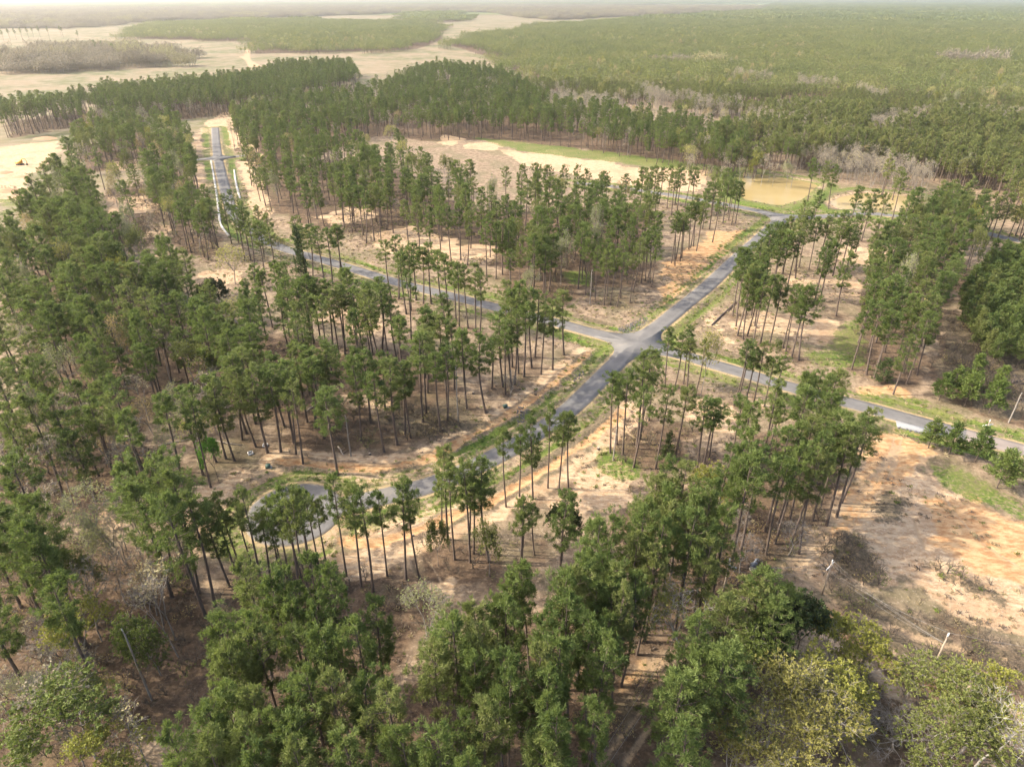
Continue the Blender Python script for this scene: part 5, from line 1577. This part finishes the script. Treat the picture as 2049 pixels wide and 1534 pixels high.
# bare hardwoods: creek strips in the plantation and the belts around the fields
bm = [broad_meshes(700 + q_, M['twigs'], M['grey_bark'], H=15, Rm=3.4, leaf=.5, per=4, depth=3, fill=1, twig=3) for q_ in range(4)]
Q = np.concatenate([fill_poly(p, 5.0, .45, 0, 1100) for p in strips + [FAR['hard'][1]]])
ex = []
rge = np.random.default_rng(4)
for nm, poly, sp, hr in CANOPY:                      # a few grey trees mixed in at the feet of the far woods
    if nm in ('north_wood', 'north_band', 'left_wood'):
        e = fill_poly(poly, 14 if nm != 'left_wood' else 22, .45)
        ex.append(e)
ex.append(fill_poly(PAINT['litter'][0], 8.5, .48)); ex.append(fill_poly(PAINT['litter'][1], 9.5, .48))
Q = np.concatenate([Q] + ex)
Q = Q[road_dist(Q[:, 0], Q[:, 1]) > 8]
n = len(Q)
s1 = RNG.uniform(.7, 1.25, n); 
scatter('bare_hardwoods', np.column_stack([Q, np.zeros(n)]), zr(n), np.stack([s1, s1, s1 * RNG.uniform(.85, 1.15, n)], 1), RNG.integers(0, 4, n), [source(p) for p in bm],
        'strips of pale leafless hardwoods winding through the plantation', 'bare hardwoods')
M['belt'] = leaf_mat('hazy_twigs', (.16, .135, .11), (.30, .26, .20), (.36, .34, .15), .25)
hp = [source(patch(640 + q_, 40, 46, 18, 4.0, 56, M['belt'], hard=True, kite=2.2)) for q_ in range(4)]
hq = np.concatenate([fill_poly(p, 36, .3, 1100, 9000, xlim=.95) for p in FAR['hard'] + strips])
m_ = len(hq)
rot = np.zeros((m_, 3)); rot[:, 2] = RNG.uniform(0, 6.28, m_)
s1 = RNG.uniform(.95, 1.2, m_)
scatter('hardwood_belt', np.column_stack([hq, np.zeros(m_)]), rot, np.stack([s1, s1, s1 * RNG.uniform(.75, 1.45, m_)], 1), RNG.integers(0, 4, m_), hp,
        'hazy belt of leafless and budding hardwoods behind the fields', 'hardwood belt')
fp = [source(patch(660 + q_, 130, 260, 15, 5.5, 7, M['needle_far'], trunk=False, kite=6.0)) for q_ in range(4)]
fq = np.concatenate([fill_poly(p, 125, .1, 3600, 26000, xlim=.95) for p in FAR['pine'] + FAR['horizon']])
m_ = len(fq)
rot = np.zeros((m_, 3)); rot[:, 2] = RNG.uniform(0, 6.28, m_)
s1 = np.full(m_, 1.05)
scatter('horizon_forest', np.column_stack([fq, np.zeros(m_)]), rot, np.stack([s1, s1, RNG.uniform(.8, 1.4, m_)], 1), RNG.integers(0, 4, m_), fp,
        'pale blue green forest along the horizon', 'distant forest')
print('counts', len(pines), len(rest), n, m_, len(hq), len(q))

# budding trees dotted through the plantation
Q = np.concatenate([fill_poly(p, 30, .5, 0, 2800) for p in FAR['pine'] + [c[1] for c in CANOPY if c[0] in ('north_wood', 'central_wood')]])
Q = Q[noise(Q[:, 0], Q[:, 1], 120, 33) + .5 * noise(Q[:, 0], Q[:, 1], 500, 34) > .2]
n_b = len(Q)
s1 = RNG.uniform(.9, 1.35, n_b)
bsrc = [source(BROADS[k_][0]) for k_ in ('spring', 'oak', 'pale', 'tan')]
scatter('budding_trees', np.column_stack([Q, np.zeros(n_b)]), zr(n_b), np.stack([s1 * .7, s1 * .7, s1 * 1.0], 1), RNG.choice([0, 1, 2, 3], n_b), bsrc,
        'pale yellow budding trees dotted through the pine plantation', 'budding trees')

# lone pines standing in the far field
for i, (x, y) in enumerate(FARPINES):
    plant('field_pine', PINES[[1, 4, 0, 9][i % 4]], x, y, rnd.uniform(24, 30), 24.0, 1.2, rnd.uniform(0, 6.28),
          'slim pine in the hazy line on the far left field, %s from the left' % ORD[i], 'field pine', 'pines on the far left field')

# undergrowth: leafless brush, dead twigs and low evergreen scrub under the woods
ub = [broad_meshes(800 + q_, None, M['brush_bark'], H=2.4, Rm=1.3, depth=2, twig=3, fork=.2, r0=.045) for q_ in range(2)]
ub += [broad_meshes(810, M['tan'], M['bark'], H=2.4, Rm=1.3, depth=2, leaf=.32, per=4, twig=2, fork=.2, r0=.045), broad_meshes(811, M['olive'], M['bark'], H=2.2, Rm=1.2, depth=2, leaf=.35, per=5, twig=1, fork=.2, r0=.045)]
uq = []
for nm, poly, sp, hr in CANOPY:
    e = fill_poly(poly, 3.4 if nm in ('bottom_wood', 'south_wood', 'left_wood', 'lowleft_wood') else 5.5, .48)
    e = e[noise(e[:, 0], e[:, 1], 25, 61) > -.05]
    uq.append(e)
for p in PAINT['litter']:
    uq.append(fill_poly(p, 3.8, .48))
for p in PAINT['brush']:
    e = fill_poly(p, 1.9, .5)
    uq.append(e[noise(e[:, 0], e[:, 1], 7, 62) > -.08])
uq = np.concatenate(uq)
uq = uq[road_dist(uq[:, 0], uq[:, 1]) > 5]
n = len(uq)
s1 = RNG.uniform(.35, 1.25, n)
scatter('undergrowth', np.column_stack([uq, soil_z(uq[:, 0], uq[:, 1])]), zr(n), np.stack([s1, s1, s1 * RNG.uniform(.6, 1.2, n)], 1),
        RNG.choice([0, 1, 2, 3], n, p=[.4, .35, .15, .1]), [source(p) for p in ub], 'low leafless brush and scrub under the pines', 'undergrowth')

# tufts of dry grass, weeds and twigs on the open ground
def tuft_mesh(seed, mat, h=.5, k=26):
    rg = np.random.default_rng(seed)
    lv = Leaves()
    C = rg.normal(size=(k, 3)) * [.22, .22, 0]
    D = unit(np.column_stack([rg.normal(size=(k, 2)) * .6, np.ones(k)]))
    L = h * rg.uniform(.5, 1.2, k)
    lv.add(*diamonds(C, D, L, L * .22, rg, rg.uniform(0, 1, k)))
    return (lv.mesh('blades', mat),)


M['straw'] = leaf_mat('dry_grass', (.20, .155, .09), (.46, .38, .24), (.40, .34, .2), .3)
M['weed'] = leaf_mat('green_weeds', (.06, .10, .02), (.19, .24, .05), (.24, .25, .07), .3)
M['twig_brown'] = leaf_mat('brown_twigs', (.09, .07, .055), (.22, .17, .13), (.2, .16, .12), .1)
tq = fill_poly([(-330, 45), (330, 45), (330, 420), (-330, 420)], 2.3, .5)
keep_ = (np.abs(tq[:, 0]) < tq[:, 1] * .85 + 25)
tq = tq[keep_]
d_ = road_dist(tq[:, 0], tq[:, 1])
nn = noise(tq[:, 0], tq[:, 1], 11, 55) + noise(tq[:, 0], tq[:, 1], 38, 56)
ok = (d_ > 1.2) & ((nn > .05) | (d_ < 8))
for p in PONDS: ok &= ~inside(tq[:, 0], tq[:, 1], p)
tq = tq[ok]; d_ = d_[ok]
n_t = len(tq)
pick = np.where(d_ < 9, RNG.choice([0, 1], n_t, p=[.35, .65]), RNG.choice([0, 1, 2], n_t, p=[.5, .12, .38]))
s1 = RNG.uniform(.5, 1.5, n_t)
zt = soil_z(tq[:, 0], tq[:, 1]) - .1 - .45 * np.exp(-((d_ - 4.6) / 1.4) ** 2)
scatter('grass_tufts', np.column_stack([tq, zt]), zr(n_t), np.stack([s1 * 1.3, s1 * 1.3, s1], 1), pick,
        [source(tuft_mesh(1, M['straw'])), source(tuft_mesh(2, M['weed'], .45, 34)), source(tuft_mesh(3, M['twig_brown'], .6, 18))], 'dry grass tufts and weeds on the cleared lots', 'grass')
print('tufts', n_t, 'budding', n_b)

# ------------------------------------------------------------------ small things
M['pole'] = simple_mat('pole_wood', (.33, .27, .21), .9, .25, 2)
M['arm'] = simple_mat('pale_crossarm', (.72, .70, .66), .8, .1, 2)
M['porcelain'] = simple_mat('grey_porcelain', (.45, .45, .46), .3, .1, 4)
M['wire'] = simple_mat('aluminium_wire', (.30, .29, .28), .5, .1, 1)
M['yellow'] = simple_mat('yellow_paint', (.62, .36, .045), .5, .15, 1)
M['black'] = simple_mat('black_rubber', (.03, .03, .03), .8, .3, 3)
M['glass'] = simple_mat('dark_glass', (.04, .05, .06), .15, .1, 1)
M['blue'] = simple_mat('blue_grey_plastic', (.14, .165, .21), .45, .15, 3)
M['white'] = simple_mat('white_paint', (.78, .77, .74), .6, .08, 2)
M['green'] = simple_mat('dark_green_paint', (.04, .085, .065), .5, .15, 3)
M['concrete'] = simple_mat('pale_lining', (.40, .38, .345), .85, .12, 1)
M['rock'] = simple_mat('grey_rock', (.11, .10, .095), .9, .35, 1.2)
M['dark_rock'] = simple_mat('dark_rock', (.09, .085, .09), .9, .35, 1.2)
M['gravel'] = simple_mat('blue_grey_gravel', (.21, .215, .225), .95, .25, 3)
M['soil'] = simple_mat('brown_soil', (.33, .20, .11), .95, .3, .8)
M['pale_plank'] = simple_mat('pale_plank', (.55, .48, .38), .85, .2, 3)


def utility_pole(x, y, h, arm_a, label, arms=True, rz=0):
    t = tag(empty('utility_pole', (x, y, gz(x, y))), label, 'utility pole', 'utility poles')
    mb = MB(); mb.tube([(0, 0, -.6), (0, 0, h * .5), (0, 0, h)], [.17, .145, .11], 10); mb.build('pole', M['pole'], t, smooth=True)
    c, s = math.cos(arm_a), math.sin(arm_a)
    att = []
    if arms:
        za = h - 1.1
        mb = MB(); mb.box((.13 * -s, .13 * c, za), (2.9, .16, .18), arm_a); mb.build('crossarm', M['arm'], t)
        for sg in (-1, 1):
            mb = MB(); mb.tube([(sg * .75 * c, sg * .75 * s, za - .06), (0, 0, za - .75)], .022, 4); mb.build('brace', M['arm'], t)
        for k in (-1.35, .5, 1.35):
            mb = MB()
            mb.tube([(k * c, k * s, za + .07), (k * c, k * s, za + .14), (k * c, k * s, za + .2), (k * c, k * s, za + .26), (k * c, k * s, za + .32)], [.03, .065, .045, .06, .03], 8)
            mb.build('insulator', M['porcelain'], t)
            att.append((x + k * c, y + k * s, gz(x, y) + za + .3))
        mb = MB(); mb.tube([(0, 0, h - .02), (0, 0, h + .55)], [.105, .1], 10); mb.build('pole_cap', M['arm'], t, smooth=True)
    else:
        mb = MB(); mb.tube([(0, 0, h - .9), (0, 0, h + .02)], [.135, .125], 10); mb.build('pole_cap', M['arm'], t, smooth=True)
        mb = MB(); mb.tube([(0, 0, h), (0, 0, h + .12), (0, 0, h + .2)], [.03, .06, .03], 8); mb.build('insulator', M['porcelain'], t)
        att = [(x, y, gz(x, y) + h + .15)]
    att.append((x + .14, y, gz(x, y) + h - 2.4))
    return att


def wire(a, b, label, sag=.8, r=.016):
    a = np.array(a); b = np.array(b)
    tt = np.linspace(0, 1, 14)
    P = a[None] * (1 - tt[:, None]) + b[None] * tt[:, None]
    P[:, 2] -= sag * 4 * tt * (1 - tt)
    mb = MB(); mb.tube(P, r, 4)
    tag(mb.build('power_line', M['wire']), label, 'power line', 'power lines between the poles')


p1, p2, p3, p4 = POLES
A1 = utility_pole(p1[0], p1[1], 9.0, -.62, 'wooden pole whose pale crossarm shows above the tree clump')
A2 = utility_pole(p2[0], p2[1], 8.4, .75, 'leaning looking pole with a pale crossarm on the scrubby slope')
A3 = utility_pole(p3[0], p3[1], 9.4, 0, 'plain pole without crossarm, lowest on the eroded slope', False)
A4 = utility_pole(p4[0], p4[1], 9.0, .2, 'pole behind the small roadside pine at the right')
for k, nm in enumerate(('upper', 'middle', 'lower', 'slack bottom')):
    wire(A1[k], A2[k], nm + ' line from the pole above the clump to the slope pole')
    wire(A2[k], A3[min(k, 1)] if k != 3 else A3[-1], nm + ' line from the slope pole down to the plain pole', .9)
for k, nm in enumerate(('left', 'right')):
    wire(A1[0 if k == 0 else 2], (WIRE_END[0] + k * 1.6, WIRE_END[1], 9.0), nm + ' line running above the creek track to the bottom edge', 1.2)
wire(A3[0], (A3[0][0] + 38, A3[0][1] - 6, 8.5), 'single line leaving the plain pole towards the right', .9)

# drums, tyre and pallet under the lines
x, y = DRUMS
for i, (dx, dy, rz, lab) in enumerate(((-.35, -.1, .3, 'blue grey drum lying under the lines, front one'), (.55, .65, .9, 'blue grey drum lying under the lines, back one'))):
    t = tag(empty('drum', (x + dx, y + dy, gz(x, y)), rz), lab, 'drum', 'drums lying under the lines')
    mb = MB(); zs = [-.62, -.6, -.3, -.28, -.24, -.22, .22, .24, .28, .3, .6, .62]
    mb.tube([(z, 0, .42) for z in zs], [.36, .42, .42, .45, .45, .42, .42, .45, .45, .42, .42, .36], 16); mb.build('barrel', M['blue'], t, smooth=False)
    mb = MB(); mb.tube([(.6, 0, .42), (.66, 0, .42)], [.30, .30], 14); mb.build('lid', M['black'], t)
    mb = MB(); mb.tube([(.64, .15, .5), (.70, .15, .5)], .05, 8); mb.build('bung', M['white'], t)
t = tag(empty('tyre', (x + 1.15, y - .35, gz(x, y) + .02)), 'old tyre lying beside the blue grey drums', 'tyre')
a_ = np.linspace(0, 2 * math.pi, 21)[:-1]
mb = MB()
V = []
for q in a_:
    for w in np.arange(8) * math.pi / 4:
        V.append(((.36 + .12 * math.cos(w)) * math.cos(q), (.36 + .12 * math.cos(w)) * math.sin(q), .13 + .12 * math.sin(w)))
F = [(i * 8 + j, ((i + 1) % 20) * 8 + j, ((i + 1) % 20) * 8 + (j + 1) % 8, i * 8 + (j + 1) % 8) for i in range(20) for j in range(8)]
mb.add(V, F); mb.build('tread', M['black'], t, smooth=True)
mb = MB(); mb.tube([(.24 * math.cos(q), .24 * math.sin(q), .13) for q in np.linspace(0, 6.283, 17)], .035, 5, False); mb.build('rim', M['rock'], t, smooth=True)
t = tag(empty('pallet', (x - .75, y - 1.15, gz(x, y) + .05), -.5), 'pale slotted pallet lying in front of the blue grey drums', 'pallet')
for k in range(5):
    mb = MB(); mb.box(((k - 2) * .26, 0, .16), (.15, 1.1, .03)); mb.build('slat', M['pale_plank'], t)
for k in (-.48, 0, .48):
    mb = MB(); mb.box((0, k, .08), (1.25, .1, .1)); mb.build('runner', M['pale_plank'], t)

# fallen and broken timber
for i, (a, b, r, kind, lab) in enumerate(LOGS):
    a = np.array(a); b = np.array(b)
    c = (a + b) / 2
    t = tag(empty('fallen_log', (c[0], c[1], gz(*c)), math.atan2(b[1] - a[1], b[0] - a[0])), lab, 'log', 'fallen logs')
    l = np.linalg.norm(b - a) / 2
    mat = M['dark_wood'] if kind == 'dark' else M['dead_wood']
    mb = MB(); mb.tube([(-l, 0, r), (-l * .3, .12, r + .03), (l * .4, -.1, r + .08), (l, 0, r)], [r, r * .9, r * .75, r * .5], 8); mb.build('trunk', mat, t, smooth=True)
    for q in range(4):
        u = -.1 + .3 * q
        mb = MB(); mb.tube([(l * u, 0, r), (l * u + .5, (-1) ** q * rnd.uniform(.5, 1.2), r + rnd.uniform(.1, .9))], [.05, .015], 4); mb.build('branch_stub', mat, t)
for i, (x, y, h, lab) in enumerate(SNAGS):
    t = tag(empty('dead_snag', (x, y, gz(x, y)), rnd.uniform(0, 6)), lab, 'dead tree', 'dead snags')
    mb = MB(); mb.tube([(0, 0, -.3), (.1, .05, h * .5), (.05, .15, h * .92), (.2, .1, h)], [.2, .16, .13, .03], 7, False); mb.build('trunk', M['bark' if i < 2 else 'grey_bark'], t, smooth=True)
    for q in range(6):
        z = h * rnd.uniform(.45, .95); a = rnd.uniform(0, 6.28)
        mb = MB(); mb.tube([(.08, .05, z), (math.cos(a) * 1.0, math.sin(a) * 1.0, z + .5)], [.05, .012], 4); mb.build('dead_branch', M['grey_bark'], t)
    mb = MB(); mb.tube([(.12, .12, h * .965), (.2, .1, h + .03)], [.12, .05], 6); mb.build('broken_top', M['white_bark'], t)
for i, (x, y, lab) in enumerate(STUMPS):
    t = tag(empty('tree_stump', (x, y, gz(x, y))), lab, 'stump', 'stumps on the cleared lots')
    mb = MB(); mb.tube([(0, 0, -.2), (0, 0, .12), (0, 0, .55)], [.52, .36, .3], 9, False); mb.build('stump_side', M['dark_wood'], t)
    mb = MB(); mb.tube([(0, 0, .5), (0, 0, .56)], [.3, .29], 9); mb.build('cut_face', M['dead_wood'], t)

# white boxes, green utility boxes
for i, (x, y, rz, lab) in enumerate(WBOXES):
    t = tag(empty('white_box', (x, y, gz(x, y)), rz), lab, 'box', 'white boxes left on the ground')
    mb = MB()
    for dx, dy, w, d in ((0, .55, 1.2, .1), (0, -.55, 1.2, .1), (.55, 0, .1, 1.0), (-.55, 0, .1, 1.0)): mb.box((dx, dy, .25), (w, d, .4))
    mb.build('box_wall', M['white'], t)
    mb = MB(); mb.box((0, 0, .08), (1.0, 1.0, .06)); mb.build('box_floor', M['rock'], t)
for i, (x, y, rz, lab) in enumerate(GBOXES):
    t = tag(empty('utility_box', (x, y, gz(x, y)), rz), lab, 'utility box', 'green utility boxes')
    mb = MB(); mb.box((0, 0, .45), (1.1, .85, .8)); mb.box((-.0, -.45, .45), (.8, .04, .6)); mb.build('cabinet', M['green'], t)
    mb = MB(); mb.box((.05, 0, .89), (1.16, .92, .07)); mb.build('lid', M['green'], t)
    mb = MB(); mb.box((.62, 0, .1), (.5, 1.1, .14)); mb.build('pad', M['concrete'], t)
    mb = MB(); mb.tube([(.56, .1, .5), (.68, .1, .5)], .1, 8); mb.build('lock', M['white'], t)

# rocks
def rocks(name, pts, size, mat, label, cat, rg=np.random.default_rng(3)):
    mb = MB()
    for (x, y) in pts:
        s_ = size * rg.uniform(.5, 1.2)
        z0 = float(ground_at(x, y))
        k = 6
        th = np.arange(k) * 2 * math.pi / k + rg.uniform(0, 1)
        lo = np.stack([np.cos(th), np.sin(th), np.full(k, -.2)], 1) * rg.uniform(.8, 1.1, (k, 1))
        hi = np.stack([np.cos(th) * .7, np.sin(th) * .7, np.full(k, .45)], 1) * rg.uniform(.75, 1.1, (k, 1))
        V = np.vstack([lo, hi, [[.1 * rg.normal(), 0, .6]]]) * s_ * [1, rg.uniform(.7, 1), rg.uniform(.6, 1)] + [x, y, z0]
        F4 = [(i, (i + 1) % k, k + (i + 1) % k, k + i) for i in range(k)]
        F3 = [(k + i, k + (i + 1) % k, 2 * k) for i in range(k)]
        b = mb.n
        mb.v.append(V); mb.n += len(V)
        mb.f4.append(np.array(F4) + b); mb.f3.append(np.array(F3) + b)
    o = mb.build(name, mat)
    tag(o, label, cat, None, 'stuff')


def ground_at(x, y): return gz(x, y) - .05


rg_ = np.random.default_rng(8)
for poly, lab in zip(RIPRAP, ('grey stone riprap at the culvert by the corner of the crossing', 'grey stone riprap lining the inner corner ditch', 'grey stones in the ditch of the pond road')):
    q = fill_poly(poly, .75, .4, rg=rg_)
    rocks('riprap', q, .34, M['rock'], lab, 'riprap')
ap = resample(np.array(APRON_EDGE), .55)
rocks('edge_stones', [tuple(p + rg_.normal(size=2) * .25) for p in ap], .42, M['dark_rock'], 'dark stones lining the gravel apron at the dirt entrance', 'edge stones')
q = np.array(APRON)
o = link('gravel_apron', mesh_np('gravel_apron', np.column_stack([q, np.full(len(q), .09)]).tolist() + np.column_stack([q, np.full(len(q), -.2)]).tolist(),
         [np.array([[0, i, i + 1] for i in range(1, len(q) - 1)]), np.array([[i, i + len(q), (i + 1) % len(q) + len(q), (i + 1) % len(q)] for i in range(len(q))])], M['gravel']))
tag(o, 'blue grey gravel apron where the dirt entrance meets the road', None, None, 'structure')
# heap of charred logs
x, y = CHAR
t = tag(empty('log_heap', (x, y, gz(x, y))), 'dark heap of charred logs on the bank at the right edge', 'log heap')
for k in range(12):
    a = rnd.uniform(-.5, .9); l = rnd.uniform(1.5, 3.4)
    c = np.array([rnd.uniform(-2.2, 2.2), rnd.uniform(-1.2, 1.2), .25 + .07 * k])
    mb = MB(); d = np.array([math.cos(a), math.sin(a), rnd.uniform(-.08, .12)]) * l
    mb.tube([c - d, c, c + d], [.24, .22, .15], 7); mb.build('log', M['dark_wood'], t, smooth=True)

# pale ditch linings by the far road
for p, lab in zip(LININGS, ('left pale ditch lining along the far road', 'right pale ditch lining along the far road')):
    p = resample(smooth_line(p, 2), 3)
    T = np.gradient(p, axis=0); T /= np.linalg.norm(T, axis=1)[:, None]
    Nn = np.stack([-T[:, 1], T[:, 0]], 1)
    w = .5 + .3 * noise(p[:, 0], p[:, 1], 5, 66)
    V = []
    for o_, z in ((-1.25, -.3), (-1, .10), (0, .02), (1, .10), (1.25, -.3)):
        V.append(np.column_stack([p + Nn * (o_ * w)[:, None], np.full(len(p), z)]))
    mm = len(p)
    i = np.arange(mm - 1)
    F = [np.stack([a * mm + i, (a + 1) * mm + i, (a + 1) * mm + i + 1, a * mm + i + 1], 1) for a in range(4)]
    tag(link('ditch_lining', mesh_np('ditch_lining', np.concatenate(V), [np.concatenate(F)], M['concrete'])), lab, 'ditch lining', 'pale ditch linings by the far road')

# excavator in the sand yard
x, y = EXCAVATOR
t = tag(empty('excavator', (x, y, gz(x, y)), -.15), 'yellow excavator parked in the white sand yard', 'excavator')
for sg in (-1, 1):
    mb = MB()
    prof = [(-2.1, .45), (-1.85, .12), (1.85, .12), (2.1, .45), (1.85, .82), (-1.85, .82)]
    V = [(a, sg * 1.25 - .3, b) for a, b in prof] + [(a, sg * 1.25 + .3, b) for a, b in prof]
    mb.add(V, [(i, i + 6, (i + 1) % 6 + 6, (i + 1) % 6) for i in range(6)])
    mb.add(V, [(0, 1, 2, 3), (0, 3, 4, 5), (6, 9, 8, 7), (6, 11, 10, 9)])
    mb.build('track', M['black'], t)
mb = MB(); mb.box((-.6, 0, 1.7), (3.4, 2.7, 1.3)); mb.box((-1.9, 0, 1.75), (.8, 2.5, 1.1)); mb.box((0, 0, .95), (1.6, 1.6, .3)); mb.build('body', M['yellow'], t)
mb = MB(); mb.box((.55, .8, 2.35), (1.5, 1.05, 1.9)); c_ = mb.build('cab', M['yellow'], t)
mb = MB(); mb.box((1.31, .8, 2.7), (.03, .85, 1.0)); mb.box((.55, 1.34, 2.7), (1.2, .03, .9)); mb.build('window', M['glass'], c_)
mb = MB(); mb.tube([(1.0, -.2, 1.8), (3.2, -.2, 4.4), (5.4, -.2, 4.0)], [.3, .36, .24], 4); mb.build('boom', M['yellow'], t)
mb = MB(); mb.tube([(5.3, -.2, 4.2), (5.9, -.2, 2.4), (5.7, -.2, 1.2)], [.24, .22, .16], 4); mb.build('arm', M['yellow'], t)
mb = MB(); mb.box((5.4, -.2, .75), (.9, 1.1, .8), 0, .4); mb.build('bucket', M['black'], t)
# mounds of soil in the yard
for x, y, r, h, lab in MOUNDS:
    k = 14
    V = [(0, 0, h)]; F3 = []; F4 = []
    for ri, (rr, zz) in enumerate(((.35, .8), (.7, .4), (1.05, -.15))):
        for i in range(k):
            a = i * 2 * math.pi / k
            j_ = rnd.uniform(.85, 1.15)
            V.append((r * rr * j_ * math.cos(a) * 1.5, r * rr * j_ * math.sin(a), h * zz * rnd.uniform(.8, 1.2) if ri < 2 else -.3))
    F3 = [(0, 1 + i, 1 + (i + 1) % k) for i in range(k)]
    for ri in range(2): F4 += [(1 + ri * k + i, 1 + ri * k + k + i, 1 + ri * k + k + (i + 1) % k, 1 + ri * k + (i + 1) % k) for i in range(k)]
    tag(link('dirt_mound', mesh_np('dirt_mound', V, [np.array(F3), np.array(F4)], M['soil'], smooth=True), None, (x, y, 0)), lab, 'dirt mound', 'dirt mounds in the white sand yard')
# white trailer on the far field
x, y = TRAILER
t = tag(empty('field_trailer', (x, y, 0), .2), 'small white box trailer beside the trees on the far left field', 'trailer')
mb = MB(); mb.box((0, 0, 1.9), (5.0, 2.3, 2.4)); mb.build('box_body', M['white'], t)
for sg in (-1, 1):
    mb = MB(); mb.tube([(-.4, sg * 1.0 - .12, .42), (-.4, sg * 1.0 + .12, .42)], .42, 12); mb.build('wheel', M['black'], t)
mb = MB(); mb.tube([(2.4, 0, .7), (3.9, 0, .6)], .07, 6); mb.build('drawbar', M['rock'], t)

# ------------------------------------------------------------------ haze
hb = MB()
hb.box((0, 0, (CAM_H + 6 - 6) / 2), (82000, 82000, CAM_H + 12))
m = bpy.data.materials.new('haze_air')
m.use_nodes = True
nt = m.node_tree
nt.nodes.clear()
out = nt.nodes.new('ShaderNodeOutputMaterial')
pv = nt.nodes.new('ShaderNodeVolumePrincipled')
pv.inputs['Color'].default_value = (1.0, .985, .97, 1)
pv.inputs['Density'].default_value = HAZE
pv.inputs['Anisotropy'].default_value = HAZE_G
nt.links.new(pv.outputs[0], out.inputs['Volume'])
hz = hb.build('haze', m)
tag(hz, 'thin bright haze over the whole landscape', 'haze', None, 'stuff')
